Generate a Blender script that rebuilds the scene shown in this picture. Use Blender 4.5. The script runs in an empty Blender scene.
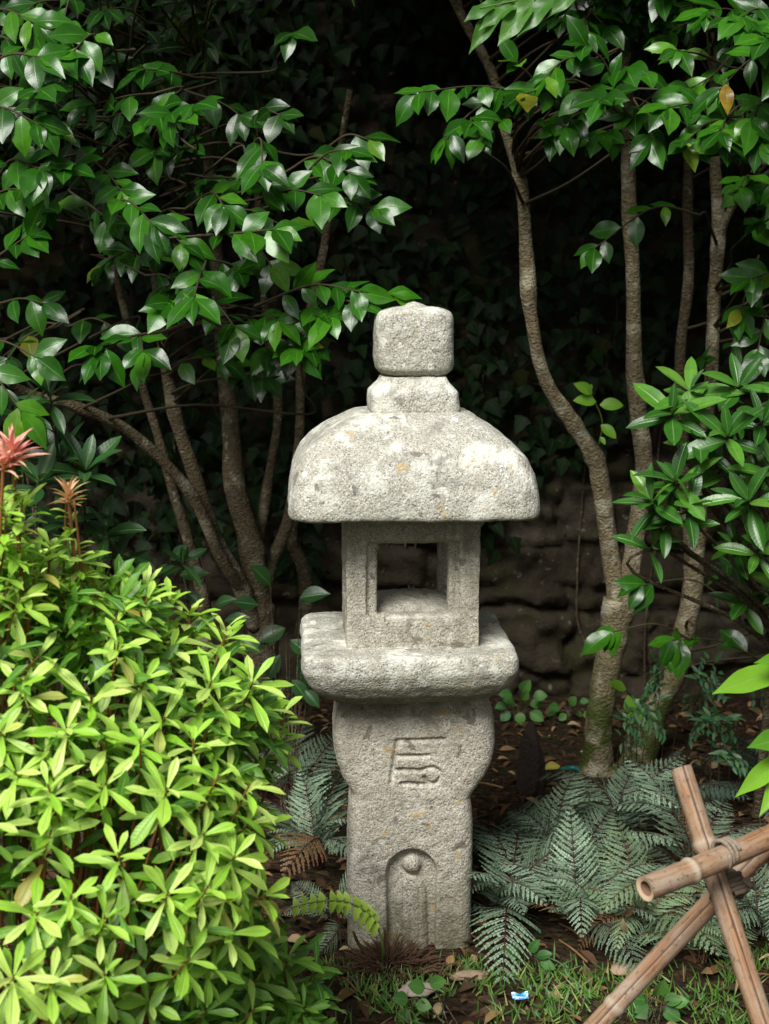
import bpy, bmesh, math, random
import numpy as np
from mathutils import Vector, noise as mn

rng = np.random.default_rng(11)
random.seed(5)
scene = bpy.context.scene
COL = scene.collection
R = math.radians
# ------------------------------------------------------------------ camera
CAM = np.array([0.0, -3.5, 1.643]); PITCH = R(8.87); F = 1422.0
cam_d = bpy.data.cameras.new('camera'); cam = bpy.data.objects.new('camera', cam_d); COL.objects.link(cam)
cam.location = CAM; cam.rotation_euler = (R(90) - PITCH, 0, 0)
cam_d.sensor_fit = 'VERTICAL'; cam_d.sensor_height = 36.0; cam_d.sensor_width = 27.0
cam_d.lens = F / 1024 * 36.0; cam_d.clip_end = 500; cam_d.clip_start = 0.05
cam_d.dof.use_dof = True; cam_d.dof.focus_distance = 3.25; cam_d.dof.aperture_fstop = 5.6
scene.camera = cam
FW = np.array([0, math.cos(PITCH), -math.sin(PITCH)]); UP = np.array([0, math.sin(PITCH), math.cos(PITCH)])

def at(px, py, Y):
    """survey helper: the world point seen at photo position (px, py) standing at depth Y"""
    d = FW + (px - 384.5) / F * np.array([1., 0, 0]) + (512 - py) / F * UP
    return CAM + d * ((Y - CAM[1]) / d[1])

def ground_at(px, py, z=0.0):
    d = FW + (px - 384.5) / F * np.array([1., 0, 0]) + (512 - py) / F * UP
    return CAM + d * ((z - CAM[2]) / d[2])

# ------------------------------------------------------------------ helpers
def V3(a): return np.asarray(a, float)
def unit(a):
    a = np.asarray(a, float)
    return a / np.maximum(np.linalg.norm(a, axis=-1, keepdims=True), 1e-9)

def tag(o, label=None, cat=None, group=None, kind=None):
    if label: o['label'] = label
    if cat: o['category'] = cat
    if group: o['group'] = group
    if kind: o['kind'] = kind
    return o

def empty(name, loc, label, cat, group=None):
    o = bpy.data.objects.new(name, None); COL.objects.link(o)
    o.location = [float(c) for c in loc]; o.empty_display_size = 0.1
    return tag(o, label, cat, group)

def root_loc(o):
    while o.parent: o = o.parent
    return np.array(o.location)

class MB:
    def __init__(s): s.v = []; s.f = []; s.c = []; s.n = 0
    def add(s, v, f, c=None):
        v = np.asarray(v, float); f = np.asarray(f, int)
        s.v.append(v); s.f.append(f + s.n); s.n += len(v)
        s.c.append(np.zeros((len(v), 4)) if c is None else np.asarray(c, float))
    def build(s, name, mat, parent=None, loc=None, smooth=True):
        v = np.concatenate(s.v); c = np.concatenate(s.c)
        off = root_loc(parent) if parent is not None else (V3(loc) if loc is not None else np.zeros(3))
        me = bpy.data.meshes.new(name)
        nv = len(v); me.vertices.add(nv); me.vertices.foreach_set('co', (v - off).ravel())
        loops = np.concatenate([f.ravel() for f in s.f]); sizes = np.concatenate([np.full(len(f), f.shape[1]) for f in s.f])
        me.loops.add(len(loops)); me.loops.foreach_set('vertex_index', loops)
        me.polygons.add(len(sizes)); me.polygons.foreach_set('loop_start', np.concatenate([[0], np.cumsum(sizes)[:-1]]))
        me.polygons.foreach_set('loop_total', sizes)
        me.polygons.foreach_set('use_smooth', np.full(len(sizes), smooth))
        a = me.attributes.new('Col', 'FLOAT_COLOR', 'POINT'); a.data.foreach_set('color', c.ravel())
        me.update(calc_edges=True); me.validate()
        me.materials.append(mat)
        o = bpy.data.objects.new(name, me); COL.objects.link(o)
        if parent is not None: o.parent = parent
        elif loc is not None: o.location = [float(x) for x in loc]
        return o

def grid_faces(a, b, wrap=False):
    i = np.arange(a - 1)[:, None]; j = np.arange(b if wrap else b - 1)[None, :]
    j2 = (j + 1) % b
    return np.stack([i * b + j, i * b + j2, (i + 1) * b + j2, (i + 1) * b + j], -1).reshape(-1, 4)

def spline(pts, n):
    """Catmull-Rom through rows of pts (any columns), n samples"""
    p = np.asarray(pts, float)
    if len(p) == 2:
        t = np.linspace(0, 1, n)[:, None]; return p[0] * (1 - t) + p[1] * t
    p = np.vstack([2 * p[0] - p[1], p, 2 * p[-1] - p[-2]])
    m = len(p) - 3; t = np.linspace(0, m - 1e-6, n); k = t.astype(int); f = (t - k)[:, None]
    a, b, c, d = p[k], p[k + 1], p[k + 2], p[k + 3]
    return .5 * (2 * b + (c - a) * f + (2 * a - 5 * b + 4 * c - d) * f ** 2 + (3 * b - a - 3 * c + d) * f ** 3)

def tube(mb, pts, rad, n=None, seg=10, lump=0.0, col=(0, 0, 0, 0), freq=14., cap=True, squash=None):
    pts = np.asarray(pts, float); rad = np.broadcast_to(np.asarray(rad, float), (len(pts),))
    n = n or max(4, len(pts) * 6)
    q = spline(np.column_stack([pts, rad]), n); p = q[:, :3]; r = np.maximum(q[:, 3], 1e-4)
    if lump and n > 30:
        sq = np.arange(n)
        for _ in range(n // 14): r = r * (1 + rng.uniform(.05, .2) * np.exp(-((sq - rng.uniform(0, n)) / rng.uniform(1.5, 4.)) ** 2))
    T = unit(np.gradient(p, axis=0)); ref = np.array([0.31, 0.9, 0.2]) if abs(T[0, 1]) < .8 else np.array([1., 0, 0.1])
    A = unit(np.cross(T, ref)); B = np.cross(T, A)
    th = np.linspace(0, 2 * np.pi, seg, endpoint=False)
    rr = np.repeat(r[:, None], seg, 1)
    v = p[:, None, :] + rr[..., None] * (np.cos(th)[None, :, None] * A[:, None, :] + np.sin(th)[None, :, None] * B[:, None, :])
    if lump:
        flat = v.reshape(-1, 3); ctr = np.repeat(p, seg, 0)
        k = np.array([mn.noise(Vector(x * freq)) + .5 * mn.noise(Vector(x * freq * 2.7)) for x in flat])
        flat = ctr + (flat - ctr) * (1 + lump * k)[:, None]; v = flat.reshape(n, seg, 3)
    c = np.zeros((n, seg, 4)); c[:] = col; c[..., 1] = np.linspace(0, 1, n)[:, None]
    V = v.reshape(-1, 3); C = c.reshape(-1, 4); Fc = grid_faces(n, seg, True)
    if cap:
        V = np.vstack([V, p[0], p[-1]]); C = np.vstack([C, C[0], C[-1]])
    mb_n = mb.n
    mb.add(V, Fc, C)
    if cap:
        j = np.arange(seg); j2 = (j + 1) % seg; b0 = (n - 1) * seg
        t = np.vstack([np.column_stack([j2, j, np.full(seg, n * seg)]), np.column_stack([b0 + j, b0 + j2, np.full(seg, n * seg + 1)])])
        mb.f.append(t + mb_n)
    return p

PROF = {
 'camellia': ([0, .06, .1, .25, .45, .65, .8, .9, 1], [.05, .07, .35, .82, 1, .86, .52, .22, .015]),
 'pieris': ([0, .15, .4, .65, .82, .93, 1], [.14, .3, .66, 1, .86, .45, .03]),
 'rhodo': ([0, .06, .1, .3, .55, .78, .92, 1], [.08, .1, .35, .86, 1, .8, .42, .03]),
 'ivy': ([0, .05, .2, .35, .5, .75, 1], [.3, .85, 1, .72, .66, .4, .03]),
 'round': ([0, .1, .3, .55, .8, 1], [.1, .55, .95, 1, .7, .04]),
 'lance': ([0, .12, .35, .65, 1], [.1, .65, 1, .7, .02]),
 'blade': ([0, .5, 1], [1, .75, .03]),
}
def leaves(mb, pos, d, nrm, L, W, prof='camellia', nu=6, nv=4, fold=.3, curl=.35, extra=0., rnd=None, wave=.0):
    pos = np.atleast_2d(V3(pos)); N = len(pos)
    d = unit(np.broadcast_to(V3(d), (N, 3))); nrm = np.broadcast_to(V3(nrm), (N, 3))
    s = unit(np.cross(d, nrm)); nrm = np.cross(s, d)
    L = np.broadcast_to(np.asarray(L, float), (N,)); W = np.broadcast_to(np.asarray(W, float), (N,))
    rnd = rng.random(N) if rnd is None else np.broadcast_to(rnd, (N,)); extra = np.broadcast_to(extra, (N,))
    u = np.linspace(0, 1, nu + 1) ** .9; v = np.linspace(-1, 1, nv + 1)
    hw = np.interp(u, *PROF[prof])
    cu = (curl * (0.5 + rng.random(N)))[:, None]; fo = fold * (0.5 + rng.random(N))
    al = np.sin(cu * u) / cu * L[:, None]; dn = (1 - np.cos(cu * u)) / cu * L[:, None]
    w = W[:, None] / 2 * hw[None]
    cr = w[:, :, None] * v * np.cos(fo)[:, None, None]
    up = w[:, :, None] * np.abs(v) * np.sin(fo)[:, None, None] - dn[:, :, None]
    if wave: up = up + wave * w[:, :, None] * np.abs(v) * np.sin(u * 11 + 0)[None, :, None] * np.sign(v)
    tw = (rng.random(N) - .5)[:, None, None] * .5 * u[None, :, None]
    up = up + cr * tw
    P = pos[:, None, None] + al[:, :, None, None] * d[:, None, None] + cr[..., None] * s[:, None, None] + up[..., None] * nrm[:, None, None]
    C = np.empty(P.shape[:3] + (4,)); C[..., 0] = rnd[:, None, None]; C[..., 1] = u[None, :, None]; C[..., 2] = np.abs(v); C[..., 3] = extra[:, None, None]
    k = (nu + 1) * (nv + 1); f = grid_faces(nu + 1, nv + 1)
    mb.add(P.reshape(-1, 3), (f[None] + (np.arange(N) * k)[:, None, None]).reshape(-1, 4), C.reshape(-1, 4))

# ------------------------------------------------------------------ materials
class NT:
    def __init__(s, name):
        s.m = bpy.data.materials.new(name); s.m.use_nodes = True; s.t = s.m.node_tree; s.t.nodes.clear()
        s.out = s.n('ShaderNodeOutputMaterial')
    def n(s, typ, **kw):
        x = s.t.nodes.new(typ)
        for k, v in kw.items():
            if k in x.inputs: x.inputs[k].default_value = v
            else: setattr(x, k, v)
        return x
    def l(s, a, b): s.t.links.new(a, b)
    def val(s, sock, v):
        if isinstance(v, bpy.types.NodeSocket): s.l(v, sock)
        else: sock.default_value = v
    def math(s, op, a, b=0., c=None, clamp=False):
        x = s.n('ShaderNodeMath', operation=op, use_clamp=clamp); s.val(x.inputs[0], a); s.val(x.inputs[1], b)
        if c is not None: s.val(x.inputs[2], c)
        return x.outputs[0]
    def mix(s, f, a, b, typ='MIX'):
        x = s.n('ShaderNodeMix', data_type='RGBA', blend_type=typ); s.val(x.inputs[0], f)
        for i, c in ((6, a), (7, b)):
            s.val(x.inputs[i], c if isinstance(c, bpy.types.NodeSocket) else (*c, 1))
        return x.outputs[2]
    def ramp(s, f, stops):
        x = s.n('ShaderNodeValToRGB'); s.l(f, x.inputs[0]); e = x.color_ramp.elements
        while len(e) < len(stops): e.new(.5)
        for q, (p, c) in zip(e, stops): q.position = p; q.color = (*c, 1) if len(c) == 3 else c
        return x.outputs[0]
    def mask(s, f, lo, hi):
        x = s.n('ShaderNodeMapRange'); s.l(f, x.inputs[0]); x.inputs[1].default_value = lo; x.inputs[2].default_value = hi
        return x.outputs[0]
    def noise(s, co, scale, detail=4., rough=.55, dist=0.):
        x = s.n('ShaderNodeTexNoise', Scale=scale, Detail=detail, Roughness=rough, Distortion=dist); s.l(co, x.inputs['Vector']); return x.outputs['Fac']
    def voro(s, co, scale, feat='F1', rnd=1.):
        x = s.n('ShaderNodeTexVoronoi', feature=feat, Scale=scale, Randomness=rnd); s.l(co, x.inputs['Vector']); return x
    def bump(s, h, strength=.5, dist=.01, nrm=None):
        x = s.n('ShaderNodeBump', Strength=strength, Distance=dist); s.l(h, x.inputs['Height'])
        if nrm: s.l(nrm, x.inputs['Normal'])
        return x.outputs[0]
    def obj(s): return s.n('ShaderNodeTexCoord').outputs['Object']
    def pos(s): return s.n('ShaderNodeNewGeometry').outputs['Position']
    def bsdf(s, color, rough=.6, nrm=None, spec=.5):
        b = s.n('ShaderNodeBsdfPrincipled'); s.val(b.inputs['Base Color'], color if isinstance(color, bpy.types.NodeSocket) else (*color, 1))
        s.val(b.inputs['Roughness'], rough); b.inputs['Specular IOR Level'].default_value = spec
        if nrm: s.l(nrm, b.inputs['Normal'])
        return b
    def done(s, shader): s.l(shader.outputs[0], s.out.inputs[0]); return s.m

def leaf_mat(name, stops, rough=.35, spec=.5, trans=.25, tcol=(.2, .4, .04), mid=(.2, .35, .1), midw=.07, vein=.35, tipfade=None, blotch=None, young=None, side=13., dk=.45):
    t = NT(name); at_ = t.n('ShaderNodeAttribute', attribute_name='Col'); sp = t.n('ShaderNodeSeparateColor'); t.l(at_.outputs['Color'], sp.inputs[0])
    rnd, u, v = sp.outputs[0], sp.outputs[1], sp.outputs[2]; ex = at_.outputs['Alpha']
    co = t.pos()
    c = t.ramp(rnd, stops)
    if young: c = t.mix(ex, c, t.ramp(rnd, young))  # second ramp: leaf age and painted shade on pieris, shade alone on camellia
    n1 = t.noise(co, 38., 3.)
    c = t.mix(t.mask(n1, .35, .75), c, t.mix(dk, c, (0.01, .03, .006)))
    if blotch: c = t.mix(t.math('MULTIPLY', t.mask(rnd, blotch[0], blotch[0] + .01), t.mask(t.noise(co, 60., 4.), .42, .6)), c, blotch[1])
    mr = t.math('SUBTRACT', 1., t.math('DIVIDE', v, midw), clamp=True)
    c = t.mix(t.math('MULTIPLY', mr, .75), c, mid)
    if tipfade: c = t.mix(t.mask(u, .85, 1.), c, tipfade)
    ang = t.math('SUBTRACT', t.math('MULTIPLY', u, side * 6.283), t.math('MULTIPLY', v, 8.))
    vs = t.math('POWER', t.math('ABSOLUTE', t.math('SINE', t.math('MULTIPLY', ang, .5))), 6.)
    c = t.mix(t.math('MULTIPLY', vs, .035), c, mid)
    h = t.math('SUBTRACT', t.math('MULTIPLY', vs, -.12), t.math('MULTIPLY', mr, 1.))
    h = t.math('ADD', h, t.math('MULTIPLY', t.noise(co, 70., 1.), .45))
    nb = t.bump(h, vein, .003)
    b = t.bsdf(c, rough, nb, spec)
    t.val(b.inputs['Roughness'], t.math('ADD', rough - .06, t.math('MULTIPLY', n1, .16)))
    tr = t.n('ShaderNodeBsdfTranslucent'); t.l(t.mix(.6, c, tcol), tr.inputs[0])
    ms = t.n('ShaderNodeMixShader'); ms.inputs[0].default_value = trans; t.l(b.outputs[0], ms.inputs[1]); t.l(tr.outputs[0], ms.inputs[2])
    return t.done(ms)

M = {}
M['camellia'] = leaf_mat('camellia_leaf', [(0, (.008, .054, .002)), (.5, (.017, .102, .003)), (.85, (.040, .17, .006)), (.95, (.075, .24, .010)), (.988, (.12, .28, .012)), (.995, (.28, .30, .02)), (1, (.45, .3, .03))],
    rough=.25, spec=.38, trans=.2, vein=.10, mid=(.10, .28, .03), blotch=(.994, (.16, .07, .015)), tcol=(.1, .35, .02), young=[(0, (.003, .018, .003)), (1, (.010, .045, .006))])  # young ramp is painted shade: near-black green for leaves set back
M['dark_leaf'] = leaf_mat('shaded_leaf', [(0, (.004, .014, .004)), (.6, (.006, .021, .005)), (1, (.010, .03, .007))], rough=.5, spec=.2, trans=.1, vein=.2)  # camellia leaf again, crown shade put into a near-black green
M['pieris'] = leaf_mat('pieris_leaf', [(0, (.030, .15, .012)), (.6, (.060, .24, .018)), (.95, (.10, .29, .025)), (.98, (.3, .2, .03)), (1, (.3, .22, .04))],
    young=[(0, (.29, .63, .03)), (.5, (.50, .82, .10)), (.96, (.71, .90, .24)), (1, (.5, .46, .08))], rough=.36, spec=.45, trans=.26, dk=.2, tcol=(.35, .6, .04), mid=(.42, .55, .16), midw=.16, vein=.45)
M['pieris_pink'] = leaf_mat('pieris_new_growth', [(0, (.92, .34, .30)), (.5, (.95, .45, .38)), (1, (.95, .62, .44))], rough=.45, trans=.25, dk=0., tcol=(.8, .2, .12), mid=(.8, .45, .3), midw=.15, tipfade=(.7, .15, .12))
M['pieris_orange'] = leaf_mat('pieris_orange_growth', [(0, (.95, .50, .28)), (.5, (.95, .62, .36)), (1, (.90, .70, .40))], rough=.45, trans=.25, dk=0., tcol=(.8, .4, .12), mid=(.8, .5, .3), midw=.15, tipfade=(.62, .2, .12))
M['rhodo'] = leaf_mat('rhododendron_leaf', [(0, (.014, .080, .007)), (.6, (.034, .145, .012)), (.9, (.08, .24, .02)), (1, (.13, .30, .03))], rough=.32, spec=.5, trans=.15, mid=(.18, .32, .1), midw=.1)
M['laurel'] = leaf_mat('low_glossy_leaf', [(0, (.010, .05, .012)), (1, (.028, .10, .02))], rough=.35, trans=.15)
M['ivy'] = leaf_mat('ivy_leaf', [(0, (.002, .007, .002)), (.7, (.004, .013, .003)), (.97, (.008, .024, .005)), (1, (.03, .026, .006))], rough=.55, spec=.12, trans=.08, side=4., mid=(.04, .08, .03))  # ivy green taken near black, deep background shade put into its colour
M['bright_leaf'] = leaf_mat('bright_young_leaf', [(0, (.10, .30, .02)), (1, (.24, .50, .03))], dk=.12, rough=.38, trans=.35, tcol=(.35, .65, .03), mid=(.3, .5, .1))
M['lime_frond'] = leaf_mat('lime_frond', [(0, (.30, .50, .05)), (1, (.46, .64, .09))], dk=.05, rough=.45, trans=.3, tcol=(.45, .7, .06), mid=(.3, .45, .08))
M['toothed'] = leaf_mat('toothed_leaf', [(0, (.05, .17, .02)), (1, (.09, .24, .03))], rough=.4, trans=.3, tcol=(.2, .5, .03), mid=(.16, .3, .08), side=10.)
M['nandina'] = leaf_mat('nandina_leaf', [(0, (.02, .085, .035)), (.7, (.04, .12, .045)), (1, (.07, .16, .05))], rough=.45, trans=.2, side=6.)
M['clover'] = leaf_mat('seedling_leaf', [(0, (.04, .16, .03)), (1, (.10, .26, .04))], rough=.5, trans=.25, side=6.)
M['grass'] = leaf_mat('grass_blade', [(0, (.035, .12, .012)), (.6, (.08, .21, .02)), (.9, (.17, .28, .035)), (1, (.40, .32, .11))], rough=.5, trans=.25, side=1., vein=.0)
M['litter'] = leaf_mat('dead_leaf', [(0, (.035, .020, .013)), (.4, (.085, .044, .023)), (.7, (.18, .09, .04)), (.88, (.33, .20, .09)), (1, (.48, .36, .21))], rough=.75, spec=.2, trans=.1, tcol=(.3, .15, .04), mid=(.14, .09, .05), side=7.)
M['pale_litter'] = leaf_mat('pale_dead_leaf', [(0, (.34, .25, .13)), (1, (.45, .36, .2))], rough=.7, spec=.2, trans=.1, mid=(.4, .3, .18))
M['yellow_litter'] = leaf_mat('yellow_dead_leaf', [(0, (.42, .36, .06)), (1, (.5, .42, .1))], rough=.6, spec=.2, trans=.15, mid=(.45, .4, .18))

def fern_mat(name, base, mids, tip, rach):
    t = NT(name); a = t.n('ShaderNodeAttribute', attribute_name='Col'); sp = t.n('ShaderNodeSeparateColor'); t.l(a.outputs['Color'], sp.inputs[0])
    c = t.ramp(sp.outputs[1], [(0, rach), (.10, rach), (.17, base), (.32, mids), (.62, mids), (1, tip)])
    oi = t.n('ShaderNodeObjectInfo')
    c = t.mix(t.math('MULTIPLY', sp.outputs[0], .5), c, base)
    hs = t.n('ShaderNodeHueSaturation'); t.l(c, hs.inputs['Color']); t.l(t.math('ADD', .7, t.math('MULTIPLY', oi.outputs['Random'], .55)), hs.inputs['Value'])
    c = hs.outputs[0]
    b = t.bsdf(c, .55, None, .3); tr = t.n('ShaderNodeBsdfTranslucent'); t.l(c, tr.inputs[0])
    ms = t.n('ShaderNodeMixShader'); ms.inputs[0].default_value = .2; t.l(b.outputs[0], ms.inputs[1]); t.l(tr.outputs[0], ms.inputs[2])
    return t.done(ms)
M['fern'] = fern_mat('painted_fern_frond', (.042, .078, .035), (.25, .35, .24), (.075, .15, .06), (.05, .012, .018))
M['fern_green'] = fern_mat('green_fern_frond', (.10, .18, .08), (.24, .34, .19), (.28, .38, .17), (.12, .06, .03))
M['fern_dark'] = fern_mat('shaded_fern_frond', (.03, .055, .035), (.07, .11, .08), (.06, .09, .05), (.04, .015, .015))  # painted fern colours darkened, thicket shade put into the frond

M['fern_brown'] = fern_mat('withered_fern_frond', (.10, .055, .025), (.22, .13, .06), (.16, .09, .04), (.05, .02, .012))
def bark_mat(name, dark, light, lich, scale=1., moss=0.):
    t = NT(name); co = t.pos()
    mp = t.n('ShaderNodeMapping'); mp.inputs['Scale'].default_value = (1, 1, 1.25); t.l(co, mp.inputs[0])
    n1 = t.noise(mp.outputs[0], 75 * scale, 6., .7); n2 = t.noise(co, 11 * scale, 4., .6); vo = t.voro(mp.outputs[0], 110 * scale)
    c = t.mix(t.mask(n1, .3, .7), dark, light)
    c = t.mix(t.mask(n2, .52, .66), c, lich)
    c = t.mix(t.mask(t.noise(co, 26 * scale, 5.), .62, .7), c, (.30, .29, .24))
    if moss:
        sx = t.n('ShaderNodeSeparateXYZ'); t.l(co, sx.inputs[0])
        mk = t.math('MULTIPLY', t.mask(sx.outputs[2], .46, .22), t.mask(sx.outputs[2], -.05, .04))
        mk = t.math('MULTIPLY', mk, t.mask(t.noise(co, 14., 4.), .42, .55))
        c = t.mix(t.math('MULTIPLY', mk, moss), c, (.055, .075, .012))
    h = t.math('ADD', n1, t.math('MULTIPLY', vo.outputs['Distance'], .7))
    return t.done(t.bsdf(c, .9, t.bump(h, .8, .012), .15))
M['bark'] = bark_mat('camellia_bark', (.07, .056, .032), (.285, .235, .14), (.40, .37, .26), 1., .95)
M['bark_dark'] = bark_mat('shaded_bark', (.04, .031, .018), (.14, .112, .066), (.20, .18, .12))  # darker bark copy, understorey shade put into its colour
M['twig'] = NT('twig_skin'); M['twig'] = M['twig'].done(M['twig'].bsdf((.045, .034, .018), .7, None, .3))
M['red_stem'] = NT('young_stem'); M['red_stem'] = M['red_stem'].done(M['red_stem'].bsdf((.24, .10, .03), .5, None, .4))
M['green_stem'] = NT('green_stem'); M['green_stem'] = M['green_stem'].done(M['green_stem'].bsdf((.12, .2, .04), .5, None, .4))

def granite(name, tint=(1, 1, 1), lichen=.6, moss=.3, dirt=.3, foot=None):
    t = NT(name); co = t.pos(); geo = t.n('ShaderNodeNewGeometry'); sx = t.n('ShaderNodeSeparateXYZ'); t.l(geo.outputs['Normal'], sx.inputs[0])
    big = t.noise(co, 5.5, 5., .6); med = t.noise(co, 24., 5., .6); fine = t.noise(co, 190., 3., .7); grain = t.voro(co, 400.)
    gr = t.n('ShaderNodeSeparateColor'); t.l(grain.outputs['Color'], gr.inputs[0])
    c = t.ramp(gr.outputs[0], [(0, (.09, .085, .075)), (.14, (.27, .255, .22)), (.55, (.40, .385, .335)), (.9, (.50, .485, .435)), (1, (.66, .65, .60))])
    c = t.mix(t.math('MULTIPLY', t.mask(med, .35, .65), .45), c, (.30, .275, .22))
    c = t.mix(t.math('MULTIPLY', t.mask(fine, .55, .70), .75), c, (.14, .125, .10))
    # pale crusty lichen, heavier on upward faces
    upm = t.mask(sx.outputs[2], -.3, .8)
    lm = t.math('MULTIPLY', t.mask(t.noise(co, 13., 6., .65), .50, .60), t.math('ADD', .55, t.math('MULTIPLY', upm, .5)))
    c = t.mix(t.math('MULTIPLY', lm, lichen), c, t.mix(gr.outputs[1], (.50, .50, .44), (.68, .67, .60)))
    wl = t.mask(t.noise(co, 30., 3., .5), .645, .67); c = t.mix(t.math('MULTIPLY', wl, .7 * lichen), c, (.72, .72, .66))
    dl = t.mask(t.noise(co, 21., 3., .55, .4), .655, .685); c = t.mix(t.math('MULTIPLY', dl, .75), c, (.12, .105, .09))
    ol = t.mask(t.noise(co, 27., 2., .5, .2), .675, .72); c = t.mix(t.math('MULTIPLY', ol, .55), c, (.42, .27, .07))
    mo = t.math('MULTIPLY', t.mask(sx.outputs[2], .15, -.6), t.mask(big, .3, .55)); c = t.mix(t.math('MULTIPLY', mo, moss), c, (.10, .10, .035))
    ga = t.mask(t.noise(co, 3.2, 4., .6), .48, .68); c = t.mix(t.math('MULTIPLY', ga, dirt), c, (.17, .155, .10))
    st = t.n('ShaderNodeMapping'); st.inputs['Scale'].default_value = (1, 1, .16); t.l(co, st.inputs[0])
    sk = t.math('MULTIPLY', t.mask(t.noise(st.outputs[0], 17., 4., .6), .52, .66), t.mask(t.noise(co, 7., 3.), .4, .6)); c = t.mix(t.math('MULTIPLY', sk, .55), c, (.13, .12, .09))
    bl = t.math('MULTIPLY', t.mask(t.noise(co, 9., 5., .7, .6), .57, .63), t.mask(t.noise(co, 55., 3.), .38, .52)); c = t.mix(t.math('MULTIPLY', bl, .6), c, (.15, .135, .125))
    if foot:
        sp_ = t.n('ShaderNodeSeparateXYZ'); t.l(co, sp_.inputs[0])
        fm = t.math('MULTIPLY', t.mask(sp_.outputs[2], foot, 0.), t.mask(t.noise(co, 16., 5.), .3, .6)); c = t.mix(t.math('MULTIPLY', fm, .8), c, (.09, .085, .04))
        tm_ = t.math('MULTIPLY', t.mask(sp_.outputs[2], .52, .66), t.mask(t.noise(st.outputs[0], 14., 4.), .42, .58)); c = t.mix(t.math('MULTIPLY', tm_, .55), c, (.13, .115, .08))
    if tint != (1, 1, 1): c = t.mix(1., c, tint, 'MULTIPLY')
    pits = t.voro(co, 120.); h = t.math('ADD', t.math('MULTIPLY', t.mask(pits.outputs['Distance'], .0, .5), .5), t.math('ADD', fine, t.math('MULTIPLY', med, 1.2)))
    return t.done(t.bsdf(c, .92, t.bump(h, .75, .005), .2))
M['granite'] = granite('weathered_granite', (1.27, 1.30, 1.29), .85, .6, .22)
M['granite_shaft'] = granite('brown_granite', (1.2, 1.18, 1.13), .4, .4, .3, .2)
M['granite_box'] = granite('cut_granite', (1.16, 1.15, 1.1), .55, .6, .35)

def wall_mat():
    t = NT('old_wall_stone'); co = t.pos(); a = t.n('ShaderNodeAttribute', attribute_name='Col'); sp = t.n('ShaderNodeSeparateColor'); t.l(a.outputs['Color'], sp.inputs[0])
    c = t.ramp(sp.outputs[0], [(0, (.021, .017, .011)), (.4, (.038, .031, .021)), (.75, (.062, .051, .035)), (1, (.12, .10, .075))])
    c = t.mix(t.mask(t.noise(co, 18., 6., .65), .35, .7), c, (.055, .043, .029))
    c = t.mix(t.mask(t.noise(co, 7., 5.), .5, .66), c, (.042, .042, .016))
    c = t.mix(t.mask(t.noise(co, 30., 4.), .64, .7), c, (.15, .14, .11))
    c = t.mix(t.math('MULTIPLY', t.math('SUBTRACT', 1., sp.outputs[1]), .6), c, (.03, .023, .016))
    h = t.math('ADD', t.noise(co, 60., 6., .7), t.noise(co, 16., 4.))
    return t.done(t.bsdf(c, .95, t.bump(h, .8, .015), .1))
M['wall'] = wall_mat()

def soil_mat():
    t = NT('leafy_soil'); co = t.pos()
    n1 = t.noise(co, 9., 6., .65); n2 = t.noise(co, 60., 5., .7); vo = t.voro(co, 42.)
    sc = t.n('ShaderNodeSeparateColor'); t.l(vo.outputs['Color'], sc.inputs[0])
    c = t.ramp(sc.outputs[0], [(0, (.022, .014, .009)), (.5, (.045, .027, .017)), (.85, (.085, .046, .025)), (1, (.16, .09, .045))])
    c = t.mix(t.mask(n2, .35, .65), c, (.03, .02, .013))
    c = t.mix(t.math('MULTIPLY', t.mask(n1, .52, .65), .6), c, (.03, .05, .012))
    return t.done(t.bsdf(c, .95, t.bump(t.math('ADD', n2, vo.outputs['Distance']), .9, .02), .1))
M['soil'] = soil_mat()

def bamboo_mat():
    t = NT('weathered_bamboo'); a = t.n('ShaderNodeAttribute', attribute_name='Col'); sp = t.n('ShaderNodeSeparateColor'); t.l(a.outputs['Color'], sp.inputs[0])
    al = a.outputs['Alpha']; cv = t.n('ShaderNodeCombineXYZ'); oi = t.n('ShaderNodeObjectInfo')
    t.l(t.math('MULTIPLY', t.math('COSINE', al), .03), cv.inputs[0]); t.l(t.math('MULTIPLY', t.math('SINE', al), .03), cv.inputs[1]); t.l(t.math('ADD', sp.outputs[1], t.math('MULTIPLY', oi.outputs['Random'], 7.)), cv.inputs[2])
    mp = t.n('ShaderNodeMapping'); mp.inputs['Scale'].default_value = (1, 1, .05); t.l(cv.outputs[0], mp.inputs[0]); co = cv.outputs[0]
    n1 = t.noise(mp.outputs[0], 260., 5., .65); n2 = t.noise(co, 13., 5., .6); n3 = t.noise(co, 70., 4., .7); n4 = t.noise(mp.outputs[0], 90., 3.)
    c = t.mix(t.mask(n1, .3, .7), (.15, .075, .035), (.40, .22, .12))
    c = t.mix(t.mask(n4, .45, .65), c, (.33, .235, .15))
    c = t.mix(t.math('MULTIPLY', t.mask(n2, .45, .68), .7), c, (.36, .30, .235))
    c = t.mix(t.math('MULTIPLY', t.mask(n3, .54, .66), .8), c, (.12, .065, .035))
    c = t.mix(t.math('MULTIPLY', sp.outputs[0], .6), c, (.46, .39, .30))
    c = t.mix(sp.outputs[2], c, (.025, .013, .008))
    return t.done(t.bsdf(c, .6, t.bump(n1, .5, .003), .3))
M['bamboo'] = bamboo_mat()
t = NT('bamboo_cut_end'); M['bamboo_end'] = t.done(t.bsdf(t.mix(t.noise(t.obj(), 120., 4.), (.45, .30, .18), (.62, .47, .33)), .8))
t = NT('bamboo_hollow'); M['bamboo_in'] = t.done(t.bsdf(t.mix(t.noise(t.obj(), 40., 4.), (.10, .055, .03), (.25, .15, .09)), .9))
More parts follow.
